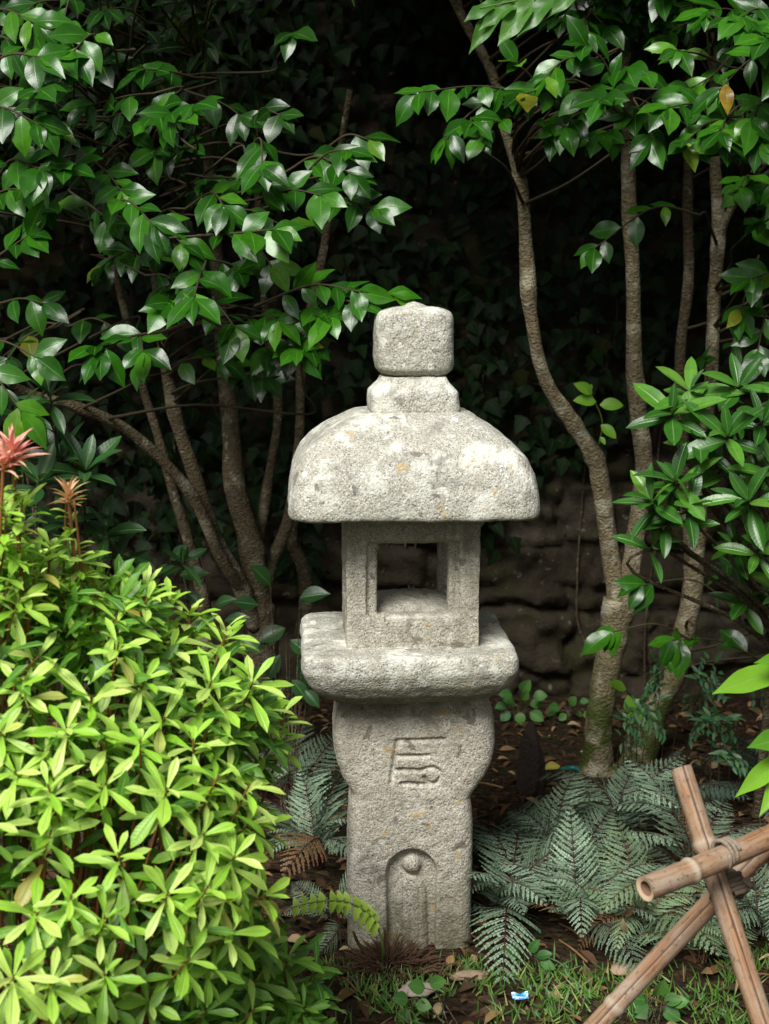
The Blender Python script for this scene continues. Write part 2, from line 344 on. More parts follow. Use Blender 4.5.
t = NT('grey_jute_rope'); M['rope'] = t.done(t.bsdf(t.mix(t.noise(t.pos(), 220., 3.), (.14, .10, .065), (.40, .33, .25)), .95, t.bump(t.noise(t.pos(), 400., 3.), .8, .003)))
t = NT('dark_rope'); M['rope_dark'] = t.done(t.bsdf(t.mix(t.noise(t.pos(), 220., 3.), (.045, .032, .02), (.15, .115, .075)), .95))
t = NT('brown_fibre'); M['fibre'] = t.done(t.bsdf(t.mix(t.noise(t.pos(), 150., 4.), (.03, .016, .009), (.15, .08, .04)), .95))
t = NT('pinkish_stone'); M['pebble'] = t.done(t.bsdf(t.mix(t.noise(t.pos(), 45., 5.), (.30, .23, .19), (.52, .43, .37)), .9, t.bump(t.noise(t.pos(), 120., 4.), .6, .004)))
t = NT('dead_wood'); M['deadwood'] = t.done(t.bsdf(t.mix(t.noise(t.pos(), 60., 5.), (.16, .10, .06), (.40, .30, .2)), .9, t.bump(t.noise(t.pos(), 120., 4.), .7, .004)))
t = NT('rotten_wood'); M['rotten'] = t.done(t.bsdf(t.mix(t.noise(t.pos(), 40., 6.), (.012, .008, .006), (.045, .03, .02)), .95, t.bump(t.noise(t.pos(), 70., 6.), .9, .015)))
t = NT('blue_foil'); M['foil'] = t.done(t.bsdf(t.mix(t.mask(t.noise(t.pos(), 90., 2.), .5, .54), (.03, .30, .70), (.60, .72, .80)), .3))
t = NT('teal_plastic'); M['teal'] = t.done(t.bsdf((.008, .12, .10), .4))

# ------------------------------------------------------------------ world and sun
w = bpy.data.worlds.new('World'); scene.world = w; w.use_nodes = True
nt = w.node_tree; nt.nodes.clear()
SUN_EL, SUN_AZ = R(46), R(-24)      # azimuth measured from the camera side (-Y), negative = to the left
sky = nt.nodes.new('ShaderNodeTexSky'); sky.sky_type = 'NISHITA'; sky.sun_disc = False
sky.sun_elevation = SUN_EL; sky.dust_density = 4.0; sky.air_density = 1.0; sky.ozone_density = 1.0
sd = np.array([math.sin(SUN_AZ) * math.cos(SUN_EL), -math.cos(SUN_AZ) * math.cos(SUN_EL), math.sin(SUN_EL)])   # towards the sun
sky.sun_rotation = math.atan2(sd[0], sd[1])
hs = nt.nodes.new('ShaderNodeHueSaturation'); hs.inputs['Saturation'].default_value = .22
bg = nt.nodes.new('ShaderNodeBackground'); bg.inputs[1].default_value = .075
wo = nt.nodes.new('ShaderNodeOutputWorld')
nt.links.new(sky.outputs[0], hs.inputs['Color']); nt.links.new(hs.outputs[0], bg.inputs[0]); nt.links.new(bg.outputs[0], wo.inputs[0])
sl = bpy.data.lights.new('sun', 'SUN'); sl.energy = 5.0; sl.angle = R(26); sl.color = (1, .975, .93)
so = bpy.data.objects.new('sun', sl); COL.objects.link(so); so.rotation_euler = Vector(-sd).to_track_quat('-Z', 'Y').to_euler(); so.location = (-2, -4, 6)
scene.view_settings.view_transform = 'Standard'; scene.view_settings.look = 'None'; scene.view_settings.exposure = 0
scene.render.engine = 'CYCLES'; scene.cycles.use_denoising = True
scene.cycles.max_bounces = 6; scene.cycles.diffuse_bounces = 3; scene.cycles.glossy_bounces = 3; scene.cycles.caustics_reflective = False; scene.cycles.caustics_refractive = False

# ------------------------------------------------------------------ ground
def gheight(x, y):
    return .02 * mn.noise(Vector((x * 2.2, y * 2.2, .3))) + .010 * mn.noise(Vector((x * 9, y * 9, 4.)))
def ground():
    g = np.linspace(-1, 1, 261); s = np.sinh(g * 5.2) / np.sinh(5.2) * 120
    xs = s; ys = s
    X, Yy = np.meshgrid(xs, ys, indexing='ij')
    Z = np.array([gheight(a, b) if abs(a) < 6 and abs(b) < 6 else 0 for a, b in zip(X.ravel(), Yy.ravel())])
    mb = MB(); mb.add(np.column_stack([X.ravel(), Yy.ravel(), Z]), grid_faces(261, 261)); o = mb.build('ground', M['soil']); tag(o, kind='structure')
ground()

# ------------------------------------------------------------------ stone wall
WALL_Y = 2.2
def wall():
    nx, nz = 520, 170
    xs = np.linspace(-4.6, 4.6, nx); zs = np.linspace(-.1, 3.1, nz)
    X, Z = np.meshgrid(xs, zs, indexing='ij')
    wob = np.array([mn.noise(Vector((x * 3, 0, z * 3))) for x, z in zip(X.ravel(), Z.ravel())]).reshape(X.shape)
    wob2 = np.array([mn.noise(Vector((x * 3, 7., z * 5))) for x, z in zip(X.ravel(), Z.ravel())]).reshape(X.shape)
    Zw = Z + .05 * wob + .035 * wob2 + .02 * np.sin(X * 1.7); Xw = X + .10 * wob2 + .06 * wob
    r = np.random.default_rng(4)
    edges = [-.4]
    while edges[-1] < 3.4: edges.append(edges[-1] + r.choice([.09, .13, .2, .26]) * r.uniform(.85, 1.15))
    edges = np.array(edges); row = np.clip(np.searchsorted(edges, Zw.ravel()) - 1, 0, len(edges) - 2).reshape(X.shape)
    H = np.zeros(X.shape); C = np.zeros(X.shape); D = np.zeros(X.shape)
    for k in range(len(edges) - 1):
        m = row == k
        if not m.any(): continue
        xe = [-5.2]
        while xe[-1] < 5.2: xe.append(xe[-1] + r.uniform(.14, .7))
        xe = np.array(xe); si = np.searchsorted(xe, Xw[m]) - 1
        dx = np.minimum(Xw[m] - xe[si], xe[si + 1] - Xw[m]); dz = np.minimum(Zw[m] - edges[k], edges[k + 1] - Zw[m])
        d = np.minimum(dx, dz); e = np.clip(d / .022, 0, 1); e = e * e * (3 - 2 * e)
        off = r.normal(0, .018, len(xe)); cc = r.random(len(xe))
        H[m] = e * (.045 + off[si]); C[m] = cc[si]; D[m] = e
    nz_ = np.array([mn.fractal(Vector((x * 9, 3., z * 11)), 1., 2., 4) for x, z in zip(X.ravel(), Z.ravel())]).reshape(X.shape)
    Y = WALL_Y - H - .04 * nz_
    V = np.column_stack([X.ravel(), Y.ravel(), Z.ravel()]); c = np.column_stack([C.ravel(), D.ravel(), C.ravel() * 0, C.ravel() * 0])
    mb = MB(); mb.add(V, grid_faces(nx, nz)[:, ::-1], c)
    i0, i1, i2, i3 = 0, nz - 1, (nx - 1) * nz + nz - 1, (nx - 1) * nz       # back of the wall
    b = np.array([V[i] for i in (i0, i1, i2, i3)]); bb = b.copy(); bb[:, 1] = WALL_Y + .45
    fr = np.vstack([b, bb]); fr[:4, 1] = WALL_Y + .03
    mb.add(fr, [[4, 5, 6, 7], [0, 1, 5, 4], [1, 2, 6, 5], [2, 3, 7, 6]], np.tile([.3, .5, 0, 0], (8, 1)))
    o = mb.build('stone_wall', M['wall'], loc=(0, WALL_Y, 0))
    tag(o, 'old dark garden wall of rough coursed stones behind the trees', 'wall')
wall()

# ------------------------------------------------------------------ stone lantern
LX = 0.0665
def mesh_from(o_list_fn, name): pass

def stone(mb_v, faces, name, mat, parent, amp=.006, pit=.003, seed=0., f1=9., f2=38., post=None):
    """displace a dense mesh along its normals so it reads as hewn stone"""
    me = bpy.data.meshes.new(name); me.from_pydata([tuple(x) for x in mb_v], [], [tuple(f) for f in faces]); me.update()
    n = np.empty(len(me.vertices) * 3); me.vertices.foreach_get('normal', n); n = n.reshape(-1, 3)
    v = np.asarray(mb_v, float)
    d = np.array([amp * mn.fractal(Vector((p[0] * f1 + seed, p[1] * f1, p[2] * f1)), 1., 2., 3) + pit * mn.noise(Vector((p[0] * f2 + seed, p[1] * f2, p[2] * f2))) + pit * .7 * mn.noise(Vector((p[0] * 95 + seed, p[1] * 95, p[2] * 95))) for p in v])
    v = v + n * d[:, None]
    me.vertices.foreach_set('co', (v - root_loc(parent)).ravel()); me.polygons.foreach_set('use_smooth', np.ones(len(me.polygons), bool)); me.update()
    me.materials.append(mat); o = bpy.data.objects.new(name, me); COL.objects.link(o); o.parent = parent
    return o

def sup_ring(n, per):
    """points of the unit superellipse, evenly spaced along its perimeter, starting at the back"""
    th = np.linspace(0, 2 * np.pi, 4001); c, s = np.cos(th), np.sin(th)
    x = np.sign(c) * np.abs(c) ** (2 / n); y = np.sign(s) * np.abs(s) ** (2 / n)
    L = np.concatenate([[0], np.cumsum(np.hypot(np.diff(x), np.diff(y)))]); q = np.linspace(0, L[-1], per, endpoint=False)
    return np.column_stack([np.interp(q, L, x), np.interp(q, L, y)])

def loft(rows, per, dz, rot=0., cx0=LX, cy0=0., sm=2):
    """rows: (z, cx, halfx, halfy, exponent) from bottom to top; returns verts, faces with closed caps"""
    rows = np.asarray(rows, float)
    ln = np.concatenate([[0], np.cumsum(np.hypot(np.diff(rows[:, 0]), np.diff(rows[:, 2])))])
    n = max(8, int(ln[-1] / dz)); q = np.linspace(0, ln[-1], n)
    rr = np.column_stack([np.interp(q, ln, rows[:, k]) for k in range(5)])
    for _ in range(sm):
        rr[1:-1] = .25 * rr[:-2] + .5 * rr[1:-1] + .25 * rr[2:]
    ca, sa = math.cos(rot), math.sin(rot); V = []
    for z, cx, hx, hy, e in rr:
        p = sup_ring(e, per) * [hx, hy]
        V.append(np.column_stack([cx + p[:, 0] * ca - p[:, 1] * sa, cy0 + p[:, 0] * sa + p[:, 1] * ca, np.full(per, z)]))
    V = np.concatenate(V); Fc = [tuple(f) for f in grid_faces(n, per, True)]
    k = len(V); V = np.vstack([V, [rr[0, 1], cy0, rr[0, 0]], [rr[-1, 1], cy0, rr[-1, 0]]])
    for j in range(per):
        Fc.append(((j + 1) % per, j, k)); b = (n - 1) * per; Fc.append((b + j, b + (j + 1) % per, k + 1))
    return V, Fc

def rows_from(outline, exps, ratio=1., yk=1.):
    """outline: (py, xl, xr) top to bottom as measured on the front face -> loft rows"""
    out = []
    for i, (py, xl, xr) in enumerate(outline):
        hw = .15
        for _ in range(12):
            Y = -hw * ratio * yk; a = at(xl, py, Y); b = at(xr, py, Y); hw = (b[0] - a[0]) / 2
        out.append((a[2], (a[0] + b[0]) / 2, hw, hw * ratio, exps if np.isscalar(exps) else exps[i]))
    return out[::-1]

def lantern():
    T = empty('stone_lantern', (LX, 0, 0), 'weathered granite garden lantern with square roof, standing alone in the middle', 'lantern')
    rot = R(3.5)
    # finial
    r = rows_from([(310, 380, 448), (313, 376, 452), (320, 374.5, 453.5), (340, 374, 454), (360, 374, 454), (370, 376, 453), (375, 382, 447)], 4.0, .95, .75)
    r = [(r[0][0] - .004, r[0][1], r[0][2] * .8, r[0][3] * .8, 4.)] + r + [(r[-1][0] + .006, r[-1][1], r[-1][2] * .75, r[-1][3] * .75, 3.), (r[-1][0] + .008, r[-1][1], .03, .03, 2.5), (r[-1][0] + .016, r[-1][1], .012, .012, 2.), (r[-1][0] + .019, r[-1][1], .003, .003, 2.)]
    v, f = loft(r, 190, .004, rot, sm=1); stone(v, f, 'finial', M['granite'], T, .0032, .0014, 3.)
    # finial base
    r = rows_from([(377, 381, 446), (383, 378, 449), (389, 372, 455), (393, 368.5, 458), (402, 368, 458.5), (412, 368, 458.5), (416, 370, 457)], 7.0, .95, .9)
    v, f = loft([(r[0][0] - .03, r[0][1], r[0][2], r[0][3], 7.)] + r, 190, .004, rot, sm=1); stone(v, f, 'finial_base', M['granite'], T, .003, .0018, 13.)
    # roof
    prof = [(413, 368, 458), (416, 352, 472), (423, 341, 481), (433, 323, 497), (446, 306, 512), (461, 293, 526), (480, 284.5, 534), (498, 281.5, 537.5), (513, 280.5, 538.5), (519, 281, 538), (521.5, 283, 536)]
    r = rows_from(prof, [6., 6.5, 7, 7.5, 8, 8.5, 9, 9.5, 10., 10., 10.], 1.0, .96)
    b = r[0]; r = [(b[0] + .004, b[1], .10, .10, 5.), (b[0] - .001, b[1], b[2] * .95, b[3] * .95, 9.)] + r
    tp = r[-1]; r = r + [(tp[0] + .002, tp[1], .085, .085, 4.)]
    v, f = loft(r, 420, .005, rot, sm=1); stone(v, f, 'roof', M['granite'], T, .0028, .0011, 23., 7.)
    # light box: a stone cube with a stepped window cut through on both axes
    hb = .160; zb = at(412, 648, -hb)[2]; zt = b[0] + .006; cx = (at(340, 600, -hb)[0] + at(478, 600, -hb)[0]) / 2
    wz0 = at(412, 614, -hb + .02)[2]; wz1 = at(412, 543, -hb + .02)[2]; wh = (at(446, 580, -hb + .02)[0] - at(375, 580, -hb + .02)[0]) / 2
    def cube(x0, x1, y0, y1, z0, z1):
        bm = bmesh.new(); vs = [bm.verts.new((x, y, z)) for x in (x0, x1) for y in (y0, y1) for z in (z0, z1)]
        for q in ((0, 1, 3, 2), (4, 6, 7, 5), (0, 4, 5, 1), (2, 3, 7, 6), (0, 2, 6, 4), (1, 5, 7, 3)): bm.faces.new([vs[i] for i in q])
        bmesh.ops.recalc_face_normals(bm, faces=bm.faces)
        me = bpy.data.meshes.new('block'); bm.to_mesh(me); bm.free(); o = bpy.data.objects.new('block', me); COL.objects.link(o); return o
    base = cube(-hb, hb, -hb, hb, zb - .01, zt)
    cut = [cube(-wh, wh, -1, 1, wz0, wz1), cube(-1, 1, -wh, wh, wz0, wz1), cube(-wh - .012, wh + .012, -wh - .012, wh + .012, wz0 + .004, wz1 - .002)]
    st = .026
    for sg in (-1, 1):
        cut.append(cube(-wh - st, wh + st, sg * hb - .014, sg * hb + .014, wz0 - .002, wz1 + .006))
        cut.append(cube(sg * hb - .014, sg * hb + .014, -wh - st, wh + st, wz0 - .002, wz1 + .006))
    for c in cut:
        m = base.modifiers.new('b', 'BOOLEAN'); m.operation = 'DIFFERENCE'; m.object = c; m.solver = 'EXACT'
    m = base.modifiers.new('r', 'REMESH'); m.mode = 'VOXEL'; m.voxel_size = .0042
    m = base.modifiers.new('s', 'SMOOTH'); m.iterations = 4; m.factor = .5
    dg = bpy.context.evaluated_depsgraph_get(); me = bpy.data.meshes.new_from_object(base.evaluated_get(dg))
    v = np.empty(len(me.vertices) * 3); me.vertices.foreach_get('co', v); v = v.reshape(-1, 3); fs = [tuple(p.vertices) for p in me.polygons]
    ca, sa = math.cos(rot), math.sin(rot); v = np.column_stack([cx + v[:, 0] * ca - v[:, 1] * sa, v[:, 0] * sa + v[:, 1] * ca, v[:, 2]])
    stone(v, fs, 'light_box', M['granite_box'], T, .0022, .0012, 33.)
    for o in [base] + cut: bpy.data.objects.remove(o)
    bpy.data.meshes.remove(me)
    # mound on the floor inside the light box
    v, f = loft([(wz0 - .03, cx, .118, .118, 3.), (wz0 + .000, cx, .117, .117, 3.), (wz0 + .011, cx, .10, .10, 2.6), (wz0 + .019, cx, .07, .07, 2.3), (wz0 + .023, cx, .03, .03, 2.)], 100, .005, rot)
    stone(v, f, 'lamp_seat', M['granite_box'], T, .003, .002, 40.)
    # platform
    zt = zb; hw = .259; pc = at(406, 660, -.24)[0]
    zlow = at(410, 706, -.2)[2]
    z0 = zlow
    rows = [(z0 + .01, pc, .12, .12, 5.), (z0 - .004, pc, .168, .162, 6.), (z0 + .006, pc, .198, .192, 7.), (z0 + .028, pc, .228, .224, 8.), (z0 + .058, pc, .249, .246, 10.), (z0 + .088, pc, hw + .002, .258, 12.), (zt - .03, pc, hw + .002, .258, 12.),
            (zt - .007, pc, hw - .001, .256, 12.), (zt - .001, pc, hw - .008, .249, 11.), (zt + .001, pc, hw - .03, .225, 8.), (zt + .002, pc, .12, .12, 5.)]
    v, f = loft(rows, 380, .005, rot, cy0=.0, sm=1); stone(v, f, 'platform', M['granite'], T, .0034, .0016, 53., 8.)
    # shaft with carved monogram and niche figure
    out = [(704, 341, 487), (712, 336, 491.5), (724, 332.5, 494.5), (738, 331, 495), (754, 332.5, 494), (768, 336, 491), (780, 341, 485), (790, 346.5, 477.5), (797, 350, 472.5), (802, 349.5, 470), (808, 348, 471), (830, 347, 472), (870, 346.5, 472), (910, 346.5, 471.5), (945, 347, 471)]
    hd = .125; rows = []
    for py, xl, xr in out:
        a = at(xl, py, -hd + .03); c = at(xr, py, -hd + .03); rows.append((at(410, py, -hd)[2], (a[0] + c[0]) / 2, (c[0] - a[0]) / 2, hd, 7.))
    rows = rows[::-1]; r0 = rows[0]
    rows = [(-.12, r0[1], r0[2] * 1.02, hd, 7.)] + rows + [(z0 + .012, rows[-1][1], rows[-1][2] * .97, hd * .97, 7.)]
    v, f = loft(rows, 430, .0028, R(1.5))
    # carving: heights on the front face, measured in the face plane
    def fx(px, py): q = at(px, py, -hd); return np.array([q[0], q[2]])
    front = v[:, 1] < -hd * .72; P = v[front][:, [0, 2]]
    def seg(a, b):
        a, b = fx(*a), fx(*b); t = np.clip(((P - a) @ (b - a)) / ((b - a) @ (b - a)), 0, 1); return np.linalg.norm(P - a - t[:, None] * (b - a), axis=1)
    strokes = [((397, 741), (444, 740)), ((397, 741), (391, 783)), ((396, 756), (428, 756)), ((396, 770), (421, 771)), ((402, 784), (421, 785))]
    arc = [(421, 771), (427, 768.5), (434, 768), (439.5, 771.5), (441, 777), (438.5, 782), (433, 784.5), (427, 783), (424.5, 778)]
    dd = np.min([seg(a, b) for a, b in strokes] + [seg(a, b) for a, b in zip(arc[:-1], arc[1:])] + [seg((421, 785), (431, 785))], axis=0)
    carve = .0085 * np.clip(1 - (dd / .0062) ** 2, 0, 1) ** .7
    # niche
    cN = fx(411.5, 874)[0]; zs = fx(411.5, 874)[1]; rN = fx(437.5, 874)[0] - cN
    dx = P[:, 0] - cN; dzz = P[:, 1] - zs
    inside = np.where(dzz > 0, rN - np.hypot(dx, dzz), rN - np.abs(dx))
    e = np.clip(inside / .007, 0, 1); rec = .025 * e * e * (3 - 2 * e)
    hc = fx(412, 866.5); rh = .0255; rr = np.hypot(P[:, 0] - hc[0], P[:, 1] - hc[1]) / rh
    head = .022 * np.sqrt(np.clip(1 - rr ** 2, 0, 1))
    zsh = fx(412, 879)[1]; zbt = fx(412, 948)[1]
    tt = np.clip((zsh - P[:, 1]) / (zsh - zbt), 0, 1); bw = np.interp(tt, [0, .08, .2, .6, 1], [.012, .030, .038, .040, .043])
    body = .017 * np.sqrt(np.clip(1 - (np.abs(dx) / bw) ** 3, 0, 1)) * (P[:, 1] < zsh)
    fold = .003 * np.clip(1 - np.abs(np.abs(dx) - .02) / .004, 0, 1) * (tt > .15) + .003 * np.clip(1 - np.abs(dx) / .004, 0, 1) * (tt > .4)
    rec = np.maximum(rec - np.maximum(head, np.where(body > 0, body - fold, 0)), 0) * (e > 0)
    v[np.where(front)[0], 1] += carve + rec
    stone(v, f, 'shaft', M['granite_shaft'], T, .0028, .0013, 63., 7.)
    # slight lean of the old lantern
    pass
lantern()

# ------------------------------------------------------------------ bamboo trestle
def bamboo_pole(name, a, b, r, parent, nodes, crack=None, hollow=False):
    a, b = V3(a), V3(b); L = np.linalg.norm(b - a); seg = 48; n = 140
    z = np.linspace(0, 1, n); rad = np.full(n, r); ring = np.zeros(n)
    for k in nodes:
        dz = (z - k) * L
        rad += r * .15 * np.exp(-(dz / .006) ** 2) - r * .05 * np.exp(-((dz - .012) / .005) ** 2); ring = np.maximum(ring, np.exp(-(dz / .009) ** 2) * 1.3 - .9 * np.exp(-((dz - .008) / .004) ** 2))
    rad *= np.linspace(1.03, .97, n)
    d = unit(b - a); A = unit(np.cross(d, [0, 0, 1.] if abs(d[2]) < .9 else [0, 1., 0])); B = np.cross(d, A)
    # start angle chosen so that angle 0 faces the camera side
    tocam = unit(CAM - (a + b) / 2); tocam = unit(tocam - d * (tocam @ d)); A = tocam; B = np.cross(d, A)
    th = np.linspace(-np.pi, np.pi, seg, endpoint=False)
    bow = np.sin(z * np.pi) * .006
    V = a + z[:, None, None] * (b - a) + bow[:, None, None] * B + rad[:, None, None] * (np.cos(th)[None, :, None] * A + np.sin(th)[None, :, None] * B)
    C = np.zeros((n, seg, 4)); C[..., 0] = ring[:, None]; C[..., 1] = z[:, None] * L; C[..., 3] = th[None]
    if crack is not None:
        pos = np.full(n, crack)
        cd = np.abs(th[None] - pos[:, None]); m = np.clip(1 - cd / .12, 0, 1)
        # a clean drying split: the vertex nearest the line sinks in
        k = np.argmin(cd, axis=1); C[np.arange(n), k, 2] = 1.; V[np.arange(n), k] -= (.006) * unit(V[np.arange(n), k] - (a + z[:, None] * (b - a)))
    mb = MB(); mb.add(V.reshape(-1, 3), grid_faces(n, seg, True), C.reshape(-1, 4))
    o = mb.build(name, M['bamboo'], parent)
    # cut ends: an annulus and a recessed bore
    for end, (c, sgn) in enumerate(((a, -1), (b, 1))):
        i = 0 if end == 0 else n - 1; ri = rad[i]; inner = .62 if hollow else .5
        w1 = c + ri * (np.cos(th)[:, None] * A + np.sin(th)[:, None] * B) + (bow[i] * B)
        w2 = c + ri * inner * (np.cos(th)[:, None] * A + np.sin(th)[:, None] * B) + sgn * d * -.002
        w3 = w2 - sgn * d * .09; w4 = np.tile(c - sgn * d * .09, (seg, 1))
        mb = MB(); mb.add(np.vstack([w1 + sgn * d * .0005, w2]), grid_faces(2, seg, True)); e_ = mb.build('cut_end', M['bamboo_end'], o)
        mb = MB(); mb.add(np.vstack([w2, w3, w4]), grid_faces(3, seg, True)); mb.build('bore', M['bamboo_in'], o)
    return o
def coil(mb, c, axis, r, turns, pitch, rr, ov=1.0, ref=None):
    axis = unit(axis); ref = unit(np.cross(axis, [0.2, .5, .8])); B = np.cross(axis, ref)
    n = int(turns * 28); th = np.linspace(0, turns * 2 * np.pi, n)
    k = 1 + .05 * np.sin(th * 1.7)
    p = c + (np.linspace(-.5, .5, n) * turns * pitch)[:, None] * axis + (r * k)[:, None] * (np.cos(th)[:, None] * ref + ov * np.sin(th)[:, None] * B)
    tube(mb, p, rr * (1 + .15 * np.sin(np.arange(n) * 1.9)), n=n, seg=7)
def trestle():
    g = ground_at(690, 1075); T = empty('bamboo_trestle', (.52, -1.12, 0), 'crossed bamboo poles with a split rail lashed on with rope', 'bamboo fence')
    r = .0205
    A0 = at(681, 768, -1.05); A1 = at(765, 1018, -1.26); dA = A1 - A0; A1 = A0 + dA * ((-.03 - A0[2]) / dA[2])
    B0 = at(805, 805, -1.03); B1 = at(606, 1020, -1.07); dB = B1 - B0; B1 = B0 + dB * ((-.03 - B0[2]) / dB[2])
    H0 = at(645, 889, -1.30); H1 = at(850, 797, -1.04)
    bamboo_pole('pole', A0, A1, r * .92, T, [.14, .55, .88], crack=-.25)
    bamboo_pole('pole', B0, B1, r * .92, T, [.06, .50, .9], crack=.1)
    p = bamboo_pole('pole', H0, H1, r * .98, T, [.20, .62], crack=None, hollow=True)
    H2 = H0 + (H1 - H0) * 1.0
    # lashings
    dH = unit(H1 - H0)
    tH = (at(722, 855, -1.18)[0] - H0[0]) / (H1[0] - H0[0]); cH = H0 + (H1 - H0) * tH
    mb = MB(); coil(mb, cH, dH, r * 1.10, 3, .0085, .0036); mb.build('rope_lashing', M['rope'], T)
    tA = (at(725, 879, -1.1)[2] - A0[2]) / (A1[2] - A0[2]); cA = A0 + (A1 - A0) * tA
    mb = MB(); coil(mb, cA + np.array([.012, .03, 0]), unit(A1 - A0), r * 1.55, 5, .0075, .0046, .9); mb.build('rope_lashing', M['rope_dark'], T)
    mb = MB(); c2 = cA + np.array([.03, .045, .0]); coil(mb, c2, unit(B1 - B0), r * 1.25, 4, .009, .0046, 1.); mb.build('rope_lashing', M['rope_dark'], T)
trestle()

# ------------------------------------------------------------------ trees
def spray(lm, tm, base, tip, n=8, L=.09, face=(-.15, -.75, .75), start=.25, dark=0., prof='camellia', wr=.54, tr=.003, droop=.24, rnd=None, detail=(7, 4)):
    base, tip = V3(base), V3(tip); d = tip - base; ln = np.linalg.norm(d)
    mid = (base + tip) / 2 + np.array([0, 0, .10 * ln]) + rng.normal(0, .05 * ln, 3)
    p = spline([base, mid, tip], 14)
    tube(tm, p, np.linspace(tr * 1.4, tr * .6, 14), n=14, seg=5, cap=False)
    ts = np.concatenate([np.linspace(start, .9, max(1, n - 3)), [.95, .98, 1.0]]) if n > 3 else np.linspace(.7, 1, n)
    idx = ts * 13; k = np.clip(idx.astype(int), 0, 12); P = p[k] + (p[k + 1] - p[k]) * (idx - k)[:, None]; T = unit(p[k + 1] - p[k])
    fc = unit(V3(face) + rng.normal(0, .28, (n, 3)))
    S = unit(np.cross(T, fc)); sg = np.where(np.arange(n) % 2 == 0, 1., -1.)[:, None]; sg[-1] = 0
    a = rng.uniform(.6, 1.05, n)[:, None]; a[-3:] *= .8
    D = unit(T * .75 + S * sg * a + np.array([0, 0, -1.]) * droop * rng.uniform(.3, 1.4, (n, 1)) + rng.normal(0, .14, (n, 3)))
    ll = L * 1.02 * rng.uniform(.7, 1.18, n)
    leaves(lm, P, D, fc, ll, ll * wr * rng.uniform(.78, 1.15, n), prof, detail[0], detail[1], fold=.14, curl=.5, extra=dark, rnd=rnd, wave=.12)

STEMS = []
def join(tm, base, back, tr=.0042):
    """carry a leafy twig back to the nearest stem of its tree"""
    if not STEMS: return
    S = np.concatenate(STEMS); dv = S - base; dist = np.linalg.norm(dv, axis=1) + .6 * np.abs(dv[:, 2] + .12) + np.where(dv[:, 1] < -.02, 2., 0)
    q = S[np.argsort(dist)[int(rng.integers(0, min(6, len(S))))]]; d = q - base; ln = np.linalg.norm(d)
    if ln > 1.3: q = base + d / ln * 1.3; ln = 1.3
    m = base + back * min(.12, ln * .35); m2 = base * .45 + q * .55 + np.array([0, 0, .04 * ln]) + rng.normal(0, .03 * ln, 3)
    tube(tm, [base, m, m2, q], [tr * .7, tr * .8, tr * 1.0, tr * 1.5], n=16, seg=5, cap=False)

def cluster(lm, tm, px, py, Y, n=7, L=.09, frm=None, size=1.0, **kw):
    """a leafy twig end whose middle is seen around (px, py)"""
    c = at(px, py, Y); frm = V3(frm) if frm is not None else np.array([.35, .6, .1])
    frm = unit(frm + rng.normal(0, .2, 3)); ln = (.15 + .012 * n) * size
    spray(lm, tm, c + frm * ln * .62, c - frm * ln * .30, n, L, start=.3, **kw)
    join(tm, c + frm * ln * .62, frm)

def volume(lm, n, lo, hi, L, face=(0, -.5, .8), prof='camellia', keep=None, nu=3, nv=2):
    P = rng.uniform(lo, hi, (n, 3))
    if keep is not None: P = P[keep(P)]
    N = len(P); D = unit(rng.normal(0, 1, (N, 3)) + [0, -.2, -.5]); nn = unit(V3(face) + rng.normal(0, .55, (N, 3)))
    ll = L * rng.uniform(.7, 1.2, N); leaves(lm, P, D, nn, ll, ll * .48, prof, nu, nv, fold=.25, curl=.5)

def limb(mb, pts, w, lump=.08, seg=12, n=None, thin=.75):
    """pts (px, py, Y), w = widths in photo pixels"""
    P = np.array([at(*p) for p in pts])
    if len(pts) > 6: P[2:-1] += rng.normal(0, .005, (len(pts) - 3, 3))
    rad = [ww * thin / 2 * np.linalg.norm(q - CAM) / F for ww, q in zip(w, P)]
    STEMS.append(tube(mb, P, rad, n=n or len(pts) * 9, seg=seg, lump=lump, freq=16.))
    return P

def roots(T, c, r, mat, k=5):
    mb = MB(); c = V3(c)
    for i in range(k):
        a = i * 6.283 / k + rng.normal(0, .3); d = np.array([math.cos(a), math.sin(a), 0]); l = r * rng.uniform(3.2, 5.)
        tube(mb, [c + d * r * .25 + [0, 0, r * 2.6], c + d * r * .85 + [0, 0, r * .9], c + d * r * 1.9 + [0, 0, r * .15], c + d * l + [0, 0, -.03]], [r * .55, r * .5, r * .34, r * .14], n=26, seg=9, lump=.16, freq=18.)
    mb.build('root', mat, T)

